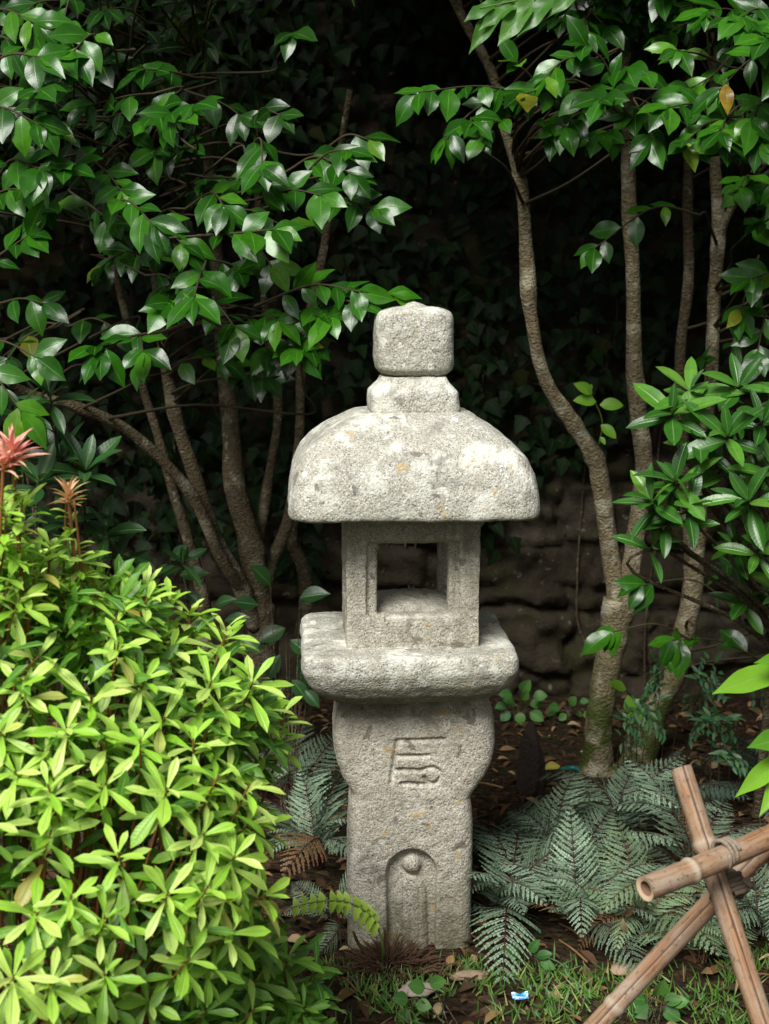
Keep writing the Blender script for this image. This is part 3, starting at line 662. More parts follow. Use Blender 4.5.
def left_tree():
    STEMS.clear()
    b = ground_at(262, 752); T = empty('camellia_tree', (b[0], 1.3, 0), 'many stemmed camellia left of the lantern with glossy drooping leaves', 'tree')
    Y = 1.42
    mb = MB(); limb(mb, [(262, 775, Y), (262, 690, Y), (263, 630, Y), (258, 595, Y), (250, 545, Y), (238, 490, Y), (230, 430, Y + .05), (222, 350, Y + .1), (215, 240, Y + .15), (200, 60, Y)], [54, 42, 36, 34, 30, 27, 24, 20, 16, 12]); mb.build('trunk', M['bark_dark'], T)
    st = [([(256, 628, Y - .02), (238, 580, Y - .08), (215, 535, Y - .1), (192, 470, Y - .1), (178, 420, Y - .1), (165, 365, Y - .12), (150, 250, Y - .2), (120, 80, Y - .4)], [22, 22, 20, 19, 17, 15, 12, 9]),
          ([(246, 595, Y - .06), (222, 560, Y - .15), (196, 505, Y - .18), (165, 465, Y - .2), (120, 425, Y - .25), (70, 405, Y - .3), (10, 380, Y - .35), (-60, 300, Y - .4)], [16, 16, 15, 15, 14, 13, 10, 8]),
          ([(206, 660, Y + .1), (203, 600, Y + .1), (190, 545, Y + .1), (172, 490, Y + .1), (160, 440, Y + .1), (140, 380, Y + .1), (110, 250, Y)], [18, 16, 15, 13, 12, 11, 8]),
          ([(262, 600, Y + .02), (270, 565, Y + .05), (284, 535, Y + .08), (292, 495, Y + .1), (300, 430, Y + .12), (305, 350, Y + .15), (325, 240, Y + .15), (350, 90, Y)], [22, 19, 17, 15, 13, 12, 10, 8]),
          ([(255, 560, Y + .03), (262, 520, Y + .08), (270, 470, Y + .12), (278, 400, Y + .15), (262, 280, Y + .1), (255, 120, Y)], [16, 14, 12, 11, 9, 7]),
          ([(300, 640, Y + .25), (306, 600, Y + .25), (302, 565, Y + .25), (292, 540, Y + .25), (298, 480, Y + .3)], [20, 18, 16, 14, 12])]
    for pts, wd in st:
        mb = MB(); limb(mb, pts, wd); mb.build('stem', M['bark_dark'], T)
    lm, tm = MB(), MB()
    # lit leaf clusters on the open side of the crown
    CL = [(15, 22, .1, 8), (72, 12, .15, 7), (105, 28, .2, 8), (85, 52, .05, 8), (38, 62, .0, 9), (12, 72, -.1, 8), (130, 62, .2, 7), (165, 78, .25, 8), (200, 45, .3, 8), (205, 18, .3, 7),
          (45, 105, -.1, 8), (12, 120, -.15, 9), (100, 100, .1, 8), (60, 135, .05, 8), (25, 165, -.1, 8), (75, 170, -.05, 9), (118, 180, .05, 8), (150, 125, .1, 9), (192, 108, .0, 6), (168, 122, .0, 6),
          (285, 42, .45, 5), (260, 28, .5, 6), (45, 215, .1, 7), (105, 215, .2, 7), (145, 215, -.1, 9), (158, 238, .1, 7), (205, 185, .3, 7), (262, 160, .0, 7), (250, 185, .05, 9), (300, 195, .1, 8),
          (335, 180, .15, 9), (350, 140, .2, 3), (355, 200, .15, 7), (215, 215, .0, 8), (250, 232, -.1, 10), (225, 262, .15, 7), (200, 290, -.15, 9), (180, 305, -.1, 8), (218, 318, .1, 8), (120, 262, .25, 7), (80, 265, .3, 7),
          (115, 345, -.15, 5), (90, 350, -.1, 4), (145, 340, .1, 6), (258, 318, .1, 8), (290, 345, .1, 8), (315, 318, .0, 8), (345, 312, -.05, 6), (300, 362, .1, 7), (262, 350, .15, 6),
          (10, 250, .0, 8), (30, 300, .2, 7), (15, 350, .1, 6), (5, 395, -.05, 7), (20, 190, .1, 9), (60, 320, .35, 6), (160, 165, .3, 7), (190, 150, .35, 7), (230, 110, .5, 6), (240, 75, .5, 6), (180, 260, .2, 8), (60, 80, .2, 8), (120, 135, .3, 8), (0, 45, .1, 8)]
    for px, py, Yc, n in CL:
        if Yc > .15 and rng.random() < .5: continue
        frm = (-.2 + .3 * (px < 120) + rng.normal(0, .25), .7, .05 + rng.normal(0, .12)) if px > 40 else (-.8, .4, .1)
        if px > 200: frm = (-.55 + rng.normal(0, .12), .7, .02)
        cluster(lm, tm, px + rng.normal(0, 4), py + rng.normal(0, 4), Yc + .1 + (.15 if Yc > .12 else 0), n, .094, frm, dark=np.clip((Yc - .06) * 2.6, 0, .85) * rng.uniform(.6, 1.1))  # clusters farther back take painted shade through the dark mix
    spray(lm, tm, at(255, 306, .2), at(362, 292, 0), 12, .085, droop=.5); join(tm, at(255, 306, .2), np.array([.3, .8, .1])); spray(lm, tm, at(360, 292, .02), at(392, 294, .0), 3, .08)
    spray(lm, tm, at(300, 180, .3), at(348, 150, .15), 6, .08); join(tm, at(300, 180, .3), np.array([.3, .8, .1]))
    # layers behind, their shade mixed into the leaf colour
    for k in range(48):
        px = rng.uniform(-120, 330); py = rng.uniform(-120, 380); Yc = rng.uniform(.35, 1.0)
        if px > 200 and (rng.random() < .75 or py < 110): continue
        if py > 300 and px < 130 and rng.random() < .5: continue
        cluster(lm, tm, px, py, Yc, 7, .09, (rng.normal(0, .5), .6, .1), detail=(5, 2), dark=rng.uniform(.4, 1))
    lm.build('foliage', M['camellia'], T); tm.build('twig', M['twig'], T)
    dm = MB()
    volume(dm, 9000, (-2.8, .35, 1.9), (.25, 2.1, 3.9), .095, keep=lambda P: (P[:, 2] > 2.35 + .27 * P[:, 1]) | ((P[:, 0] < -.75 + .2 * P[:, 1]) & (P[:, 1] > .8)))  # overhead leaves, mostly above view, filled in to shade the background
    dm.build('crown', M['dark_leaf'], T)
left_tree()

def right_trees():
    STEMS.clear()
    Y = 1.2
    T = empty('camellia_tree', (ground_at(600, 770)[0], Y, 0), 'forked tree with two pale smooth stems just right of the lantern', 'tree')
    mb = MB(); limb(mb, [(596, 800, Y), (597, 765, Y), (599, 720, Y), (605, 680, Y), (613, 640, Y), (620, 600, Y)], [50, 42, 35, 35, 37, 40], lump=.11, n=70, seg=16); mb.build('trunk', M['bark'], T); roots(T, (at(596, 770, Y)[0], Y, 0), .042, M['bark'])
    mb = MB(); limb(mb, [(617, 622, Y), (616, 590, Y), (609, 545, Y), (603, 490, Y - .02), (597, 458, Y - .03), (574, 425, Y - .05), (548, 377, Y - .08), (532, 320, Y - .1), (524, 250, Y - .1), (518, 190, Y - .12), (508, 130, Y - .12), (490, 75, Y - .1), (455, 0, Y - .1), (430, -90, Y - .1)], [26, 26, 24, 24, 23, 20, 18, 17, 17, 16, 15, 13, 12, 10], lump=.09, n=150); mb.build('stem', M['bark'], T)
    mb = MB(); limb(mb, [(621, 622, Y), (628, 585, Y), (637, 530, Y), (642, 470, Y), (638, 420, Y), (633, 360, Y), (632, 280, Y), (630, 210, Y), (628, 150, Y), (625, 60, Y - .05), (615, -90, Y - .1)], [26, 26, 24, 23, 22, 21, 19, 20, 18, 15, 10], lump=.09, n=150); mb.build('stem', M['bark'], T)
    lm, tm = MB(), MB()
    # young shoot on the stem
    yl, yt = MB(), MB(); a = at(599, 445, Y - .06); b = at(588, 388, Y - .16); tube(yt, [a, at(602, 420, Y - .12), b], [.003, .0025, .002], seg=5)
    for (px, py, dx, dz, l) in ((596, 402, -1, .15, .075), (600, 405, 1, .1, .075), (592, 394, -.8, .55, .07), (601, 425, .5, -.4, .065), (600, 437, .3, -.4, .03), (590, 390, .2, 1, .02)):
        leaves(yl, at(px, py, Y - .15), (dx, -.25, dz), (0, -.85, .5), l, l * .62, 'round', 6, 4, rnd=.5)
    sh = yl.build('shoot', M['bright_leaf'], T); yt.build('twig', M['green_stem'], sh)
    # lit branches
    spray(lm, tm, at(560, 108, .5), at(418, 92, .25), 15, .088, start=.25, droop=.5); join(tm, at(560, 108, .5), np.array([.3, .8, .1])); spray(lm, tm, at(520, 100, .4), at(445, 140, .25), 7, .085, droop=.6); join(tm, at(520, 100, .4), np.array([.3, .8, .1]))
    spray(lm, tm, at(540, 100, .4), at(515, 62, .3), 5, .075, droop=.1); join(tm, at(540, 100, .4), np.array([.3, .8, .1]))
    for px, py, Yc, n in [(470, 125, .25, 6), (500, 128, .35, 7), (535, 105, .3, 7), (565, 65, .35, 8), (600, 60, .3, 7), (585, 100, .25, 9), (612, 105, .2, 9), (575, 115, .4, 8), (555, 130, .45, 7), (605, 135, .45, 7),
                          (640, 75, .4, 7), (645, 110, .45, 6), (560, 95, .4, 6)]:
        cluster(lm, tm, px + rng.normal(0, 3), py + rng.normal(0, 3), Yc, n, .088, (rng.normal(0.3, .3), .7, .1))
    for k in range(40): cluster(lm, tm, rng.uniform(560, 660), rng.uniform(-60, 30), rng.uniform(.5, 1.2), 6, .09, (0, .6, .2), detail=(5, 2), dark=rng.uniform(.3, .9))  # upper leaves at the back, shade painted in
    lm.build('foliage', M['camellia'], T); tm.build('twig', M['twig'], T)
    dm = MB(); volume(dm, 7500, (-.3, .45, 2.2), (1.2, 2.1, 3.9), .095, keep=lambda P: P[:, 2] > 2.40 + .26 * P[:, 1]); dm.build('crown', M['dark_leaf'], T)  # unseen upper crown, packed to keep light off the wall

    STEMS.clear()
    T = empty('camellia_tree', (ground_at(640, 775)[0], 1.15, 0), 'slimmer leaning tree at right whose thin stems rise behind glossy leaf rosettes', 'tree')
    Y = 1.32
    mb = MB(); limb(mb, [(628, 800, Y), (640, 765, Y), (655, 715, Y), (672, 675, Y), (684, 635, Y), (691, 590, Y), (693, 560, Y)], [42, 36, 33, 31, 28, 27, 26], lump=.10, n=60, seg=14); mb.build('trunk', M['bark'], T); roots(T, (at(634, 770, Y)[0], Y, 0), .038, M['bark'], 4)
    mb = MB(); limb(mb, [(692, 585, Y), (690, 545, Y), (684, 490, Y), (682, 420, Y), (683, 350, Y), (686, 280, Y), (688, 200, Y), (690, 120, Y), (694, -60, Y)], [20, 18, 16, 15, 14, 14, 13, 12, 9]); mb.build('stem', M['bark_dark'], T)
    mb = MB(); limb(mb, [(693, 580, Y), (698, 540, Y - .03), (703, 460, Y - .1), (711, 375, Y - .15), (716, 300, Y - .15), (718, 230, Y - .15), (715, 170, Y - .15), (712, 80, Y - .15), (700, -60, Y - .15)], [20, 19, 18, 17, 17, 16, 14, 12, 9], lump=.14); mb.build('stem', M['bark'], T)
    mb = MB(); limb(mb, [(717, 245, Y - .15), (728, 215, Y - .2), (745, 185, Y - .25), (770, 155, Y - .3), (820, 90, Y - .3)], [8, 10, 10, 10, 8]); mb.build('branch', M['bark'], T)
    lm, tm = MB(), MB()
    spray(lm, tm, at(700, 215, .6), at(592, 250, .45), 9, .08, droop=.4); join(tm, at(700, 215, .6), np.array([.3, .8, .1]))
    for px, py, Yc, n in [(690, 60, .5, 7), (700, 85, .5, 8), (680, 115, .35, 8), (700, 135, .3, 9), (725, 125, .25, 9), (650, 130, .4, 8), (755, 115, .2, 9), (760, 135, .2, 8), (740, 75, .3, 7), (745, 25, .1, 9), (765, 45, .05, 8), (730, 145, .3, 8),
                          (760, 20, .1, 7), (720, 20, .5, 7), (680, 30, .7, 7), (755, 225, .6, 6), (760, 275, .55, 7), (745, 300, .65, 6), (765, 340, .6, 7), (745, 180, .6, 7), (780, 70, .1, 9), (790, 200, .5, 9)]:
        cluster(lm, tm, px + rng.normal(0, 4), py + rng.normal(0, 4), Yc, n, .09, (rng.normal(.4, .3), .7, .1))
    spray(lm, tm, at(690, 640, .8), at(612, 632, .72), 5, .10, droop=.4, rnd=.8); join(tm, at(690, 640, .8), np.array([.3, .8, .1]))
    spray(lm, tm, at(775, 668, .95), at(672, 640, .8), 7, .115, droop=.8); join(tm, at(775, 668, .95), np.array([.3, .8, .1])); spray(lm, tm, at(760, 640, 1.), at(640, 585, .85), 5, .10, droop=.5); join(tm, at(760, 640, 1.), np.array([.3, .8, .1]))
    for k in range(35):
        qx, qy = rng.uniform(640, 900), rng.uniform(-80, 330)
        if qx < 750 and qy > 120: continue
        cluster(lm, tm, qx, qy, rng.uniform(.7, 1.5), 7, .09, (.4, .6, .1), detail=(5, 2), dark=rng.uniform(.4, 1))  # rear clusters with shade painted into the green
    lm.build('foliage', M['camellia'], T); tm.build('twig', M['twig'], T)
    dm = MB(); volume(dm, 7500, (.8, .4, 2.0), (3.0, 2.1, 3.9), .095, keep=lambda P: (P[:, 2] > 2.38 + .26 * P[:, 1]) | (P[:, 0] > 1.45));  # crown above view, filled dense to block light from the background
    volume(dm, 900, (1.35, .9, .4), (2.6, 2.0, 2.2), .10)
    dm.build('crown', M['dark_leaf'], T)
right_trees()

# ------------------------------------------------------------------ ivy on the wall
def ivy():
    T = empty('ivy', (.3, WALL_Y - .1, 0), 'dark ivy covering the upper part of the wall', 'ivy')
    lm, sm = MB(), MB()
    N = 9000; P = np.column_stack([rng.uniform(-3.2, 3.2, N), WALL_Y - rng.uniform(.06, .22, N), rng.uniform(.2, 3.1, N)])
    low = np.array([1.12 + .22 * mn.noise(Vector((x * 1.3, 0, 0))) + .12 * mn.noise(Vector((x * 6, 1, 0))) for x in P[:, 0]])
    low = low - .16 + np.where(P[:, 0] < -.25, -.35, 0) + np.clip((P[:, 0] - .75) * .9, 0, .8)  # ivy brought lower on the left, added to darken the wall there
    P = P[P[:, 2] > low]
    q = np.column_stack([rng.normal(.38, .045, 60), WALL_Y - rng.uniform(.06, .16, 60), rng.normal(.86, .10, 60)]); P = np.vstack([P, q, q[:30] + [.17, 0, .05]])
    n = len(P); D = unit(np.column_stack([rng.normal(0, .6, n), -.25 + rng.normal(0, .2, n), -.8 + rng.normal(0, .3, n)])); nn = unit(np.column_stack([rng.normal(0, .3, n), np.full(n, -1.), rng.normal(.35, .3, n)]))
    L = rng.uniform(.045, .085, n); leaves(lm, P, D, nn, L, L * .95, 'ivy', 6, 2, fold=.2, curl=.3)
    for k in range(14):
        x = rng.uniform(-2.2, 2.2); z = 0; pts = []
        while z < 2.2: pts.append((x, WALL_Y - .045 + rng.normal(0, .008), z)); z += .25; x += rng.normal(0, .07)
        tube(sm, pts, np.linspace(.005, .003, len(pts)), seg=6, lump=.1)
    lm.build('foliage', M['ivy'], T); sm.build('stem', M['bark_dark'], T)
ivy()

# ------------------------------------------------------------------ pieris
def in_blob(P, B):
    m = np.full(len(P), -9.)
    for c, r in B: m = np.maximum(m, r - np.linalg.norm(P - c, axis=1))
    return m
def whorl(lm, p, axis, n, L, W, young, rnd=None, spread=(55, 88), prof='pieris', tier=.035, curl=.5, det=(5, 2), ph0=None, fold=.35):
    axis = unit(axis); a = unit(np.cross(axis, [.3, .2, .9] if abs(axis[2]) < .9 else [1., 0, 0])); b = np.cross(axis, a)
    k = np.arange(n); ph = k * 2.39996 + (rng.random() * 6.28 if ph0 is None else ph0); t = k / max(1, n - 1)
    el = np.radians(np.interp(t, [0, 1], spread)) + rng.normal(0, .12, n)      # angle from the axis: inner leaves stand up
    rad = np.cos(ph)[:, None] * a + np.sin(ph)[:, None] * b
    D = np.cos(el)[:, None] * axis + np.sin(el)[:, None] * rad; N = np.sin(el)[:, None] * axis - np.cos(el)[:, None] * rad
    ll = L * np.interp(t, [0, .3, 1], [.7, 1, 1.]) * rng.uniform(.72, 1.15, n); young = np.clip(young - np.interp(t, [0, 1], [-.1, .18]) + rng.normal(0, .08, n), 0, 1)
    leaves(lm, p - axis * (t * tier)[:, None], D, N, ll, W / L * ll * rng.uniform(.8, 1.2, n), prof, det[0], det[1], fold=fold, curl=curl, extra=young, rnd=rnd)

def pieris():
    T = empty('pieris_shrub', (-.6, -1.15, 0), 'bright yellow green shrub of whorled leaves at the front left', 'shrub')
    B = [(-70, 690, -1.15, .27), (50, 715, -1.12, .25), (165, 722, -1.02, .19), (205, 735, -1.0, .13), (110, 850, -1.2, .26), (-40, 900, -1.25, .32), (190, 850, -1.05, .13), (190, 925, -1.0, .16), (255, 1005, -.92, .145), (120, 1000, -1.12, .27), (240, 1090, -1., .2), (-160, 760, -1.1, .3), (0, 610, -1.12, .10), (95, 625, -1.1, .10)]
    B = [(at(a, b, y), r) for a, b, y, r in B]
    lm, sm = MB(), MB(); tips = []
    for c, r in B:
        m = int(r * r * 1150)
        for _ in range(m):
            q = unit(rng.normal(0, 1, 3) + [0.1, -.45, .35]); p = c + q * r * rng.uniform(.90, 1.10); tips.append((p, q))
    P = np.array([t[0] for t in tips]); ins = in_blob(P, B); keep = [i for i in range(len(P)) if ins[i] < .045 and P[i, 2] > .05]
    chosen = []
    for i in keep:
        if all(np.linalg.norm(P[i] - P[j]) > .060 for j in chosen): chosen.append(i)
    top = np.array([c for c, r in B])
    for i in chosen:
        p, q = tips[i]; ax = unit(q * .6 + np.array([.05, -.25, .85]) + rng.normal(0, .12, 3))
        h = np.clip((p[2] - .36) / .34, 0, 1); yg = np.clip(h * 1.0 + rng.normal(.08, .16), 0.05, 1); sz = rng.uniform(.85, 1.15)  # greener lower in the bush: shade painted in along with leaf age
        n = int(rng.integers(8, 13)); ph = rng.random() * 6.28
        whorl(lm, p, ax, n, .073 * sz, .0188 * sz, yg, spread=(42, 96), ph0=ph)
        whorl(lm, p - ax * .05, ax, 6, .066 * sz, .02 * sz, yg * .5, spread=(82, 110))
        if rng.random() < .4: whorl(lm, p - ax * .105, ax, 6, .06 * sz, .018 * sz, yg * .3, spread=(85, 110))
        root = np.array([-.62 + rng.normal(0, .09), -1.08 + rng.normal(0, .06), 0.0])
        far = rng.random() < .22; tube(sm, [p + ax * .003, p - ax * .09, p - ax * .17 + (root - p) * .12] + ([root * .6 + p * .4 - [0, 0, .06], root] if far else [p - ax * .2 + (root - p) * .3]), [.0017, .0022, .003, .005, .007][:5 if far else 4], n=16, seg=5, cap=False)
    # inner leaves that close the bush
    N = 2400; ci = rng.integers(0, len(B), N); q = unit(rng.normal(0, 1, (N, 3))); rad = rng.uniform(.55, .93, N)
    Pi = np.array([B[k][0] for k in ci]) + q * np.array([B[k][1] for k in ci])[:, None] * rad[:, None]
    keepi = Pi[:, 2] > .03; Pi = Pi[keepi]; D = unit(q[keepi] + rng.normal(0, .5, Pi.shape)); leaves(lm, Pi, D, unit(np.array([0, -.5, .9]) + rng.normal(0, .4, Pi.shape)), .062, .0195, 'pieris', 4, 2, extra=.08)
    # tall shoots with coloured new growth
    def tall(pts, n, mat, Ln, wn, yg):
        Q = np.array([at(*p) for p in pts]); s = spline(Q, 24); tube(sm, Q, [.0042, .0038, .003][:len(pts)] if len(pts) == 3 else .0035, n=24, seg=6)
        for k in range(3, 21, 1):
            dens = 2 if k < 17 else 1
            ax = unit(s[k + 1] - s[k])
            whorl(lm, s[k], ax, dens, .055, .016, yg, spread=(55, 85))
        fm, st = MB(), MB(); ax = unit(s[-1] - s[-4])
        whorl(fm, s[-1], ax, n, Ln, wn, 0, spread=(6, 72), prof='lance', curl=.6, tier=.022, det=(5, 2), fold=.5)
        tube(st, [s[-1] - ax * .05, s[-1]], [.0032, .0036], seg=6)
        o = fm.build('young_shoot', M[mat], T); st.build('shoot_stem', M['red_stem'], o)
        return o
    o = tall([(30, 640, -1.2), (20, 560, -1.22), (12, 452, -1.25)], 34, 'pieris_pink', .060, .0115, .9); o['label'] = 'coral pink new shoot on tall stem'
    o = tall([(80, 610, -1.12), (73, 545, -1.12), (68, 492, -1.12)], 28, 'pieris_orange', .042, .009, .95); o['label'] = 'small orange new shoot'
    o = tall([(-8, 640, -1.25), (-2, 560, -1.26), (4, 458, -1.27)], 20, 'pieris_pink', .045, .010, .9); o['label'] = 'coral shoot at photo edge'
    for pts in ([(60, 640, -1.1), (64, 560, -1.1), (66, 500, -1.12)], [(82, 620, -1.12), (80, 560, -1.12), (74, 500, -1.13)]):
        tube(sm, [at(*p) for p in pts], [.003, .0026, .002], seg=5)
    # a few upright tops
    for px, py, Y in [(22, 505, -1.22), (6, 515, -1.25), (50, 545, -1.15), (75, 560, -1.12), (40, 575, -1.15), (96, 585, -1.1), (15, 560, -1.22), (-10, 560, -1.2), (70, 600, -1.12), (170, 600, -1.0), (145, 588, -1.05), (120, 600, -1.1), (190, 612, -1.0), (50, 590, -1.15), (225, 640, -.98), (245, 690, -.95), (283, 712, -.92), (160, 640, -1.05), (35, 560, -1.2)]:
        p = at(px, py, Y); ax = unit([.1, -.2, 1.]); whorl(lm, p, ax, 11, .062, .018, 1., spread=(30, 85)); whorl(lm, p - ax * .05, ax, 7, .062, .018, .9, spread=(75, 105))
        tube(sm, [p, p - [0.01, 0, .08], p - [.05, 0, .2]], [.002, .0025, .003], n=8, seg=5, cap=False)
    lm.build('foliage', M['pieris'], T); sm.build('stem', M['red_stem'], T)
pieris()

# ------------------------------------------------------------------ ferns
def frond_mesh(name, L, npin, pw, mat, arch=1.1, teeth=9, seed=0, skirt=.18):
    r = np.random.default_rng(seed); V, Fc, C = [], [], []
    def rach(t):      # local: x outwards, z up
        a = np.radians(78) - arch * 1.55 * t
        return a
    ts = np.linspace(0, 1, 40); ang = np.array([rach(t) for t in ts]); ds = L / 39
    px = np.concatenate([[0], np.cumsum(np.cos(ang) * ds)[:-1]]); pz = np.concatenate([[0], np.cumsum(np.sin(ang) * ds)[:-1]]); py = .02 * L * np.sin(ts * 3 + seed)
    Pn = np.column_stack([px, py, pz])
    mb = MB(); tube(mb, Pn[::3], np.linspace(.0026, .0007, len(Pn[::3])), n=24, seg=5, cap=False, col=(0, 0, 0, 0)); mb.c[-1][:, 1] = 0.
    for i in range(npin):
        t = skirt + (1 - skirt) * (i + .5) / npin; k = t * 39; k0 = min(int(k), 38); p = Pn[k0] + (Pn[k0 + 1] - Pn[k0]) * (k - k0); T = unit(Pn[k0 + 1] - Pn[k0])
        up = unit(np.array([-T[2], 0, T[0]])) if T[0] > -.2 else np.array([0, 0, 1.]); side = np.cross(up, T)
        s = (t - skirt) / (1 - skirt); plen = pw * (np.sin(np.pi * min(1, .22 + .80 * s ** .85)) ** .8) * (1 - .25 * s) + .006
        for sg in (-1, 1):
            d = unit(side * sg + T * (.42 + .35 * s) - up * r.uniform(.05, .3)); nn = unit(up + r.normal(0, .12, 3)); q = np.cross(nn, d)
            m = max(3, int(teeth * (plen / pw) + 2)); e = np.linspace(0, 1, m + 1); wv = (.0056 + plen * .022) * np.interp(e, [0, .15, .6, 1], [.7, 1, .8, .1])
            ctr = p + (e * plen)[:, None] * d - (up * .16 * plen) * (e ** 2)[:, None]
            rn = r.random()
            ctr = ctr + (T * .22 * plen) * (e ** 2)[:, None]
            wm = plen * .022 * np.linspace(1, .2, m + 1)
            for s2 in (-1, 1):
                strip = np.concatenate([ctr, ctr + q * s2 * wm[:, None]]); k_ = np.arange(m)
                fc = np.column_stack([k_, k_ + 1, k_ + m + 2, k_ + m + 1]); cc = np.zeros((2 * m + 2, 4)); cc[:, 0] = rn; cc[:, 1] = np.tile(.04 + .3 * e, 2)
                mb.add(strip, fc if s2 < 0 else fc[:, ::-1], cc)
            for j in range(m):
                a = ctr[j]; b = ctr[j + 1]; ab = b - a
                for s2 in (-1, 1):
                    wj = wv[j] * r.uniform(.5, 1.3)
                    tipp = a + ab * 1.0 + q * s2 * wj - nn * .18 * wj
                    base2 = a + ab * .93; in1 = a + ab * .22 + q * s2 * wj * .8
                    mb.add([a, base2, tipp, in1], [[0, 1, 2, 3]] if s2 < 0 else [[0, 3, 2, 1]], [[rn, .16 + .25 * e[j], 0, 0], [rn, .2 + .25 * e[j], 0, 0], [rn, .7 + .3 * e[j], 0, 0], [rn, .5 + .3 * e[j], 0, 0]])
    o = mb.build(name, mat); me = o.data; bpy.data.objects.remove(o); return me

FM = {k: [frond_mesh('frond', .42, 17, .082 + .012 * (s % 2), M[m], a, 10, s, .14) for s, a in ((1, 1.0), (2, 1.3), (3, 1.55), (4, 1.85))] for k, m in (('fern', 'fern'), ('fern_green', 'fern_green'), ('fern_dark', 'fern_dark'), ('brown', 'fern_brown'))}
def fern(px, py, n, scale, label, kind='fern', spread=(0, 360), seed=0, Y=None, lean=(-42, 20)):
    g = ground_at(px, py); r = np.random.default_rng(100 + seed)
    n = int(n * 1.1); T = empty('painted_fern' if kind != 'fern_green' else 'shield_fern', (g[0], g[1], .01), label, 'fern', 'silvery ferns around the lantern foot')
    for k in range(n):
        o = bpy.data.objects.new('frond', FM['brown' if r.random() < .06 else kind][int(r.integers(0, 4))]); COL.objects.link(o); o.parent = T
        a = R(spread[0] + (spread[1] - spread[0]) * (k + r.uniform(.1, .9)) / n)
        o.rotation_euler = (r.normal(0, .3), R(r.uniform(*lean)), a); s = .86 * scale * r.uniform(.6, 1.15); o.scale = (s, s * r.uniform(.8, 1.15), s)
        o.location = (.012 * math.cos(a), .012 * math.sin(a), 0)
    return T
fern(505, 925, 15, 1.05, 'silvery fern spreading against the right foot of the lantern', seed=1)
fern(560, 880, 15, 1.1, 'large silvery fern between the lantern and the bamboo poles', seed=2)
fern(615, 850, 14, 1.05, 'silvery fern standing before the forked tree trunk', seed=3)
fern(585, 935, 12, .85, 'low grey green fern at the edge of the grass', seed=4)
fern(640, 935, 14, .95, 'pale green fern beneath the open bamboo end', 'fern_green', seed=5)
fern(690, 880, 12, 1.0, 'shaded fern behind the bamboo crossing', 'fern', seed=6)
fern(755, 940, 12, .95, 'grey green fern behind the right hand bamboo leg', 'fern', seed=7)
fern(700, 965, 10, .75, 'small pale fern framed under the crossed bamboo poles', 'fern_green', seed=8)
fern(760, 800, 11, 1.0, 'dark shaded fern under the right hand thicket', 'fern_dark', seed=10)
fern(318, 870, 15, 1.05, 'silvery fern between the yellow shrub and the lantern shaft', seed=11)
fern(292, 800, 12, .95, 'silvery fern farther back on the left of the lantern', seed=12)
fern(335, 925, 8, .7, 'small silvery fern low beside the left foot of the lantern', seed=13)
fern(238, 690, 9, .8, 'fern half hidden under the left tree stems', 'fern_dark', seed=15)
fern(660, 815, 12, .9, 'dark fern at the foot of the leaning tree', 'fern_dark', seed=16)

# broad leaved fern with one bright frond, and its fibrous crown
def holly_fern():
    g = ground_at(388, 968); T = empty('holly_fern', (g[0], g[1], 0), 'fern stump of brown fibres with one bright broad toothed frond', 'fern')
    r = np.random.default_rng(7); mb = MB()
    for k in range(420):
        a = r.uniform(0, 6.283); q = abs(r.normal(0, .042)); p = np.array([g[0] + q * 1.5 * math.cos(a), g[1] + q * math.sin(a), .0]); h = .05 * math.exp(-(q / .05) ** 2) * r.uniform(.5, 1.2) + .012
        d = np.array([math.cos(a) * .035 + r.normal(0, .02), math.sin(a) * .03 + r.normal(0, .02), h]); tube(mb, [p, p + d * .6 + [0, 0, .008], p + d], [.0022, .0018, .0008], n=5, seg=4, cap=False)
    for dx, h, lean in ((-.055, .10, -.03), (.0, .11, -.01), (.02, .05, .03)): tube(mb, [g + [dx * .4, 0, 0], g + [dx + lean * .5, 0, h * .6], g + [dx + lean, -.01, h]], [.006, .005, .003], n=8, seg=6, lump=.2)
    mb.build('crown', M['fibre'], T)
    fm, sm = MB(), MB(); Y = g[1] - .06
    P = spline([g + [-.015, 0, .01], at(383, 948, Y), at(374, 920, Y - .02), at(350, 903, Y - .04), at(322, 901, Y - .06), at(288, 908, Y - .08)], 40)
    tube(sm, P, np.linspace(.0042, .0012, 40), n=40, seg=6, cap=False)
    for i in range(11):
        k = int(15 + 24 * i / 10.5); p = P[k]; d0 = unit(P[min(k + 1, 39)] - P[k]); s = .042 * (1 - .03 * i)
        for sg, dz in ((1, .75), (-1, -.9)):
            leaves(fm, p, d0 * .22 + np.array([-.05, -.25 if sg < 0 else .15, dz]), (0, -.9, .45), s * (1 if sg < 0 else .75), s * .66, 'ivy', 7, 4, fold=.2, curl=.5)
    f = fm.build('frond', M['lime_frond'], T); sm.build('rachis', M['green_stem'], f)
holly_fern()

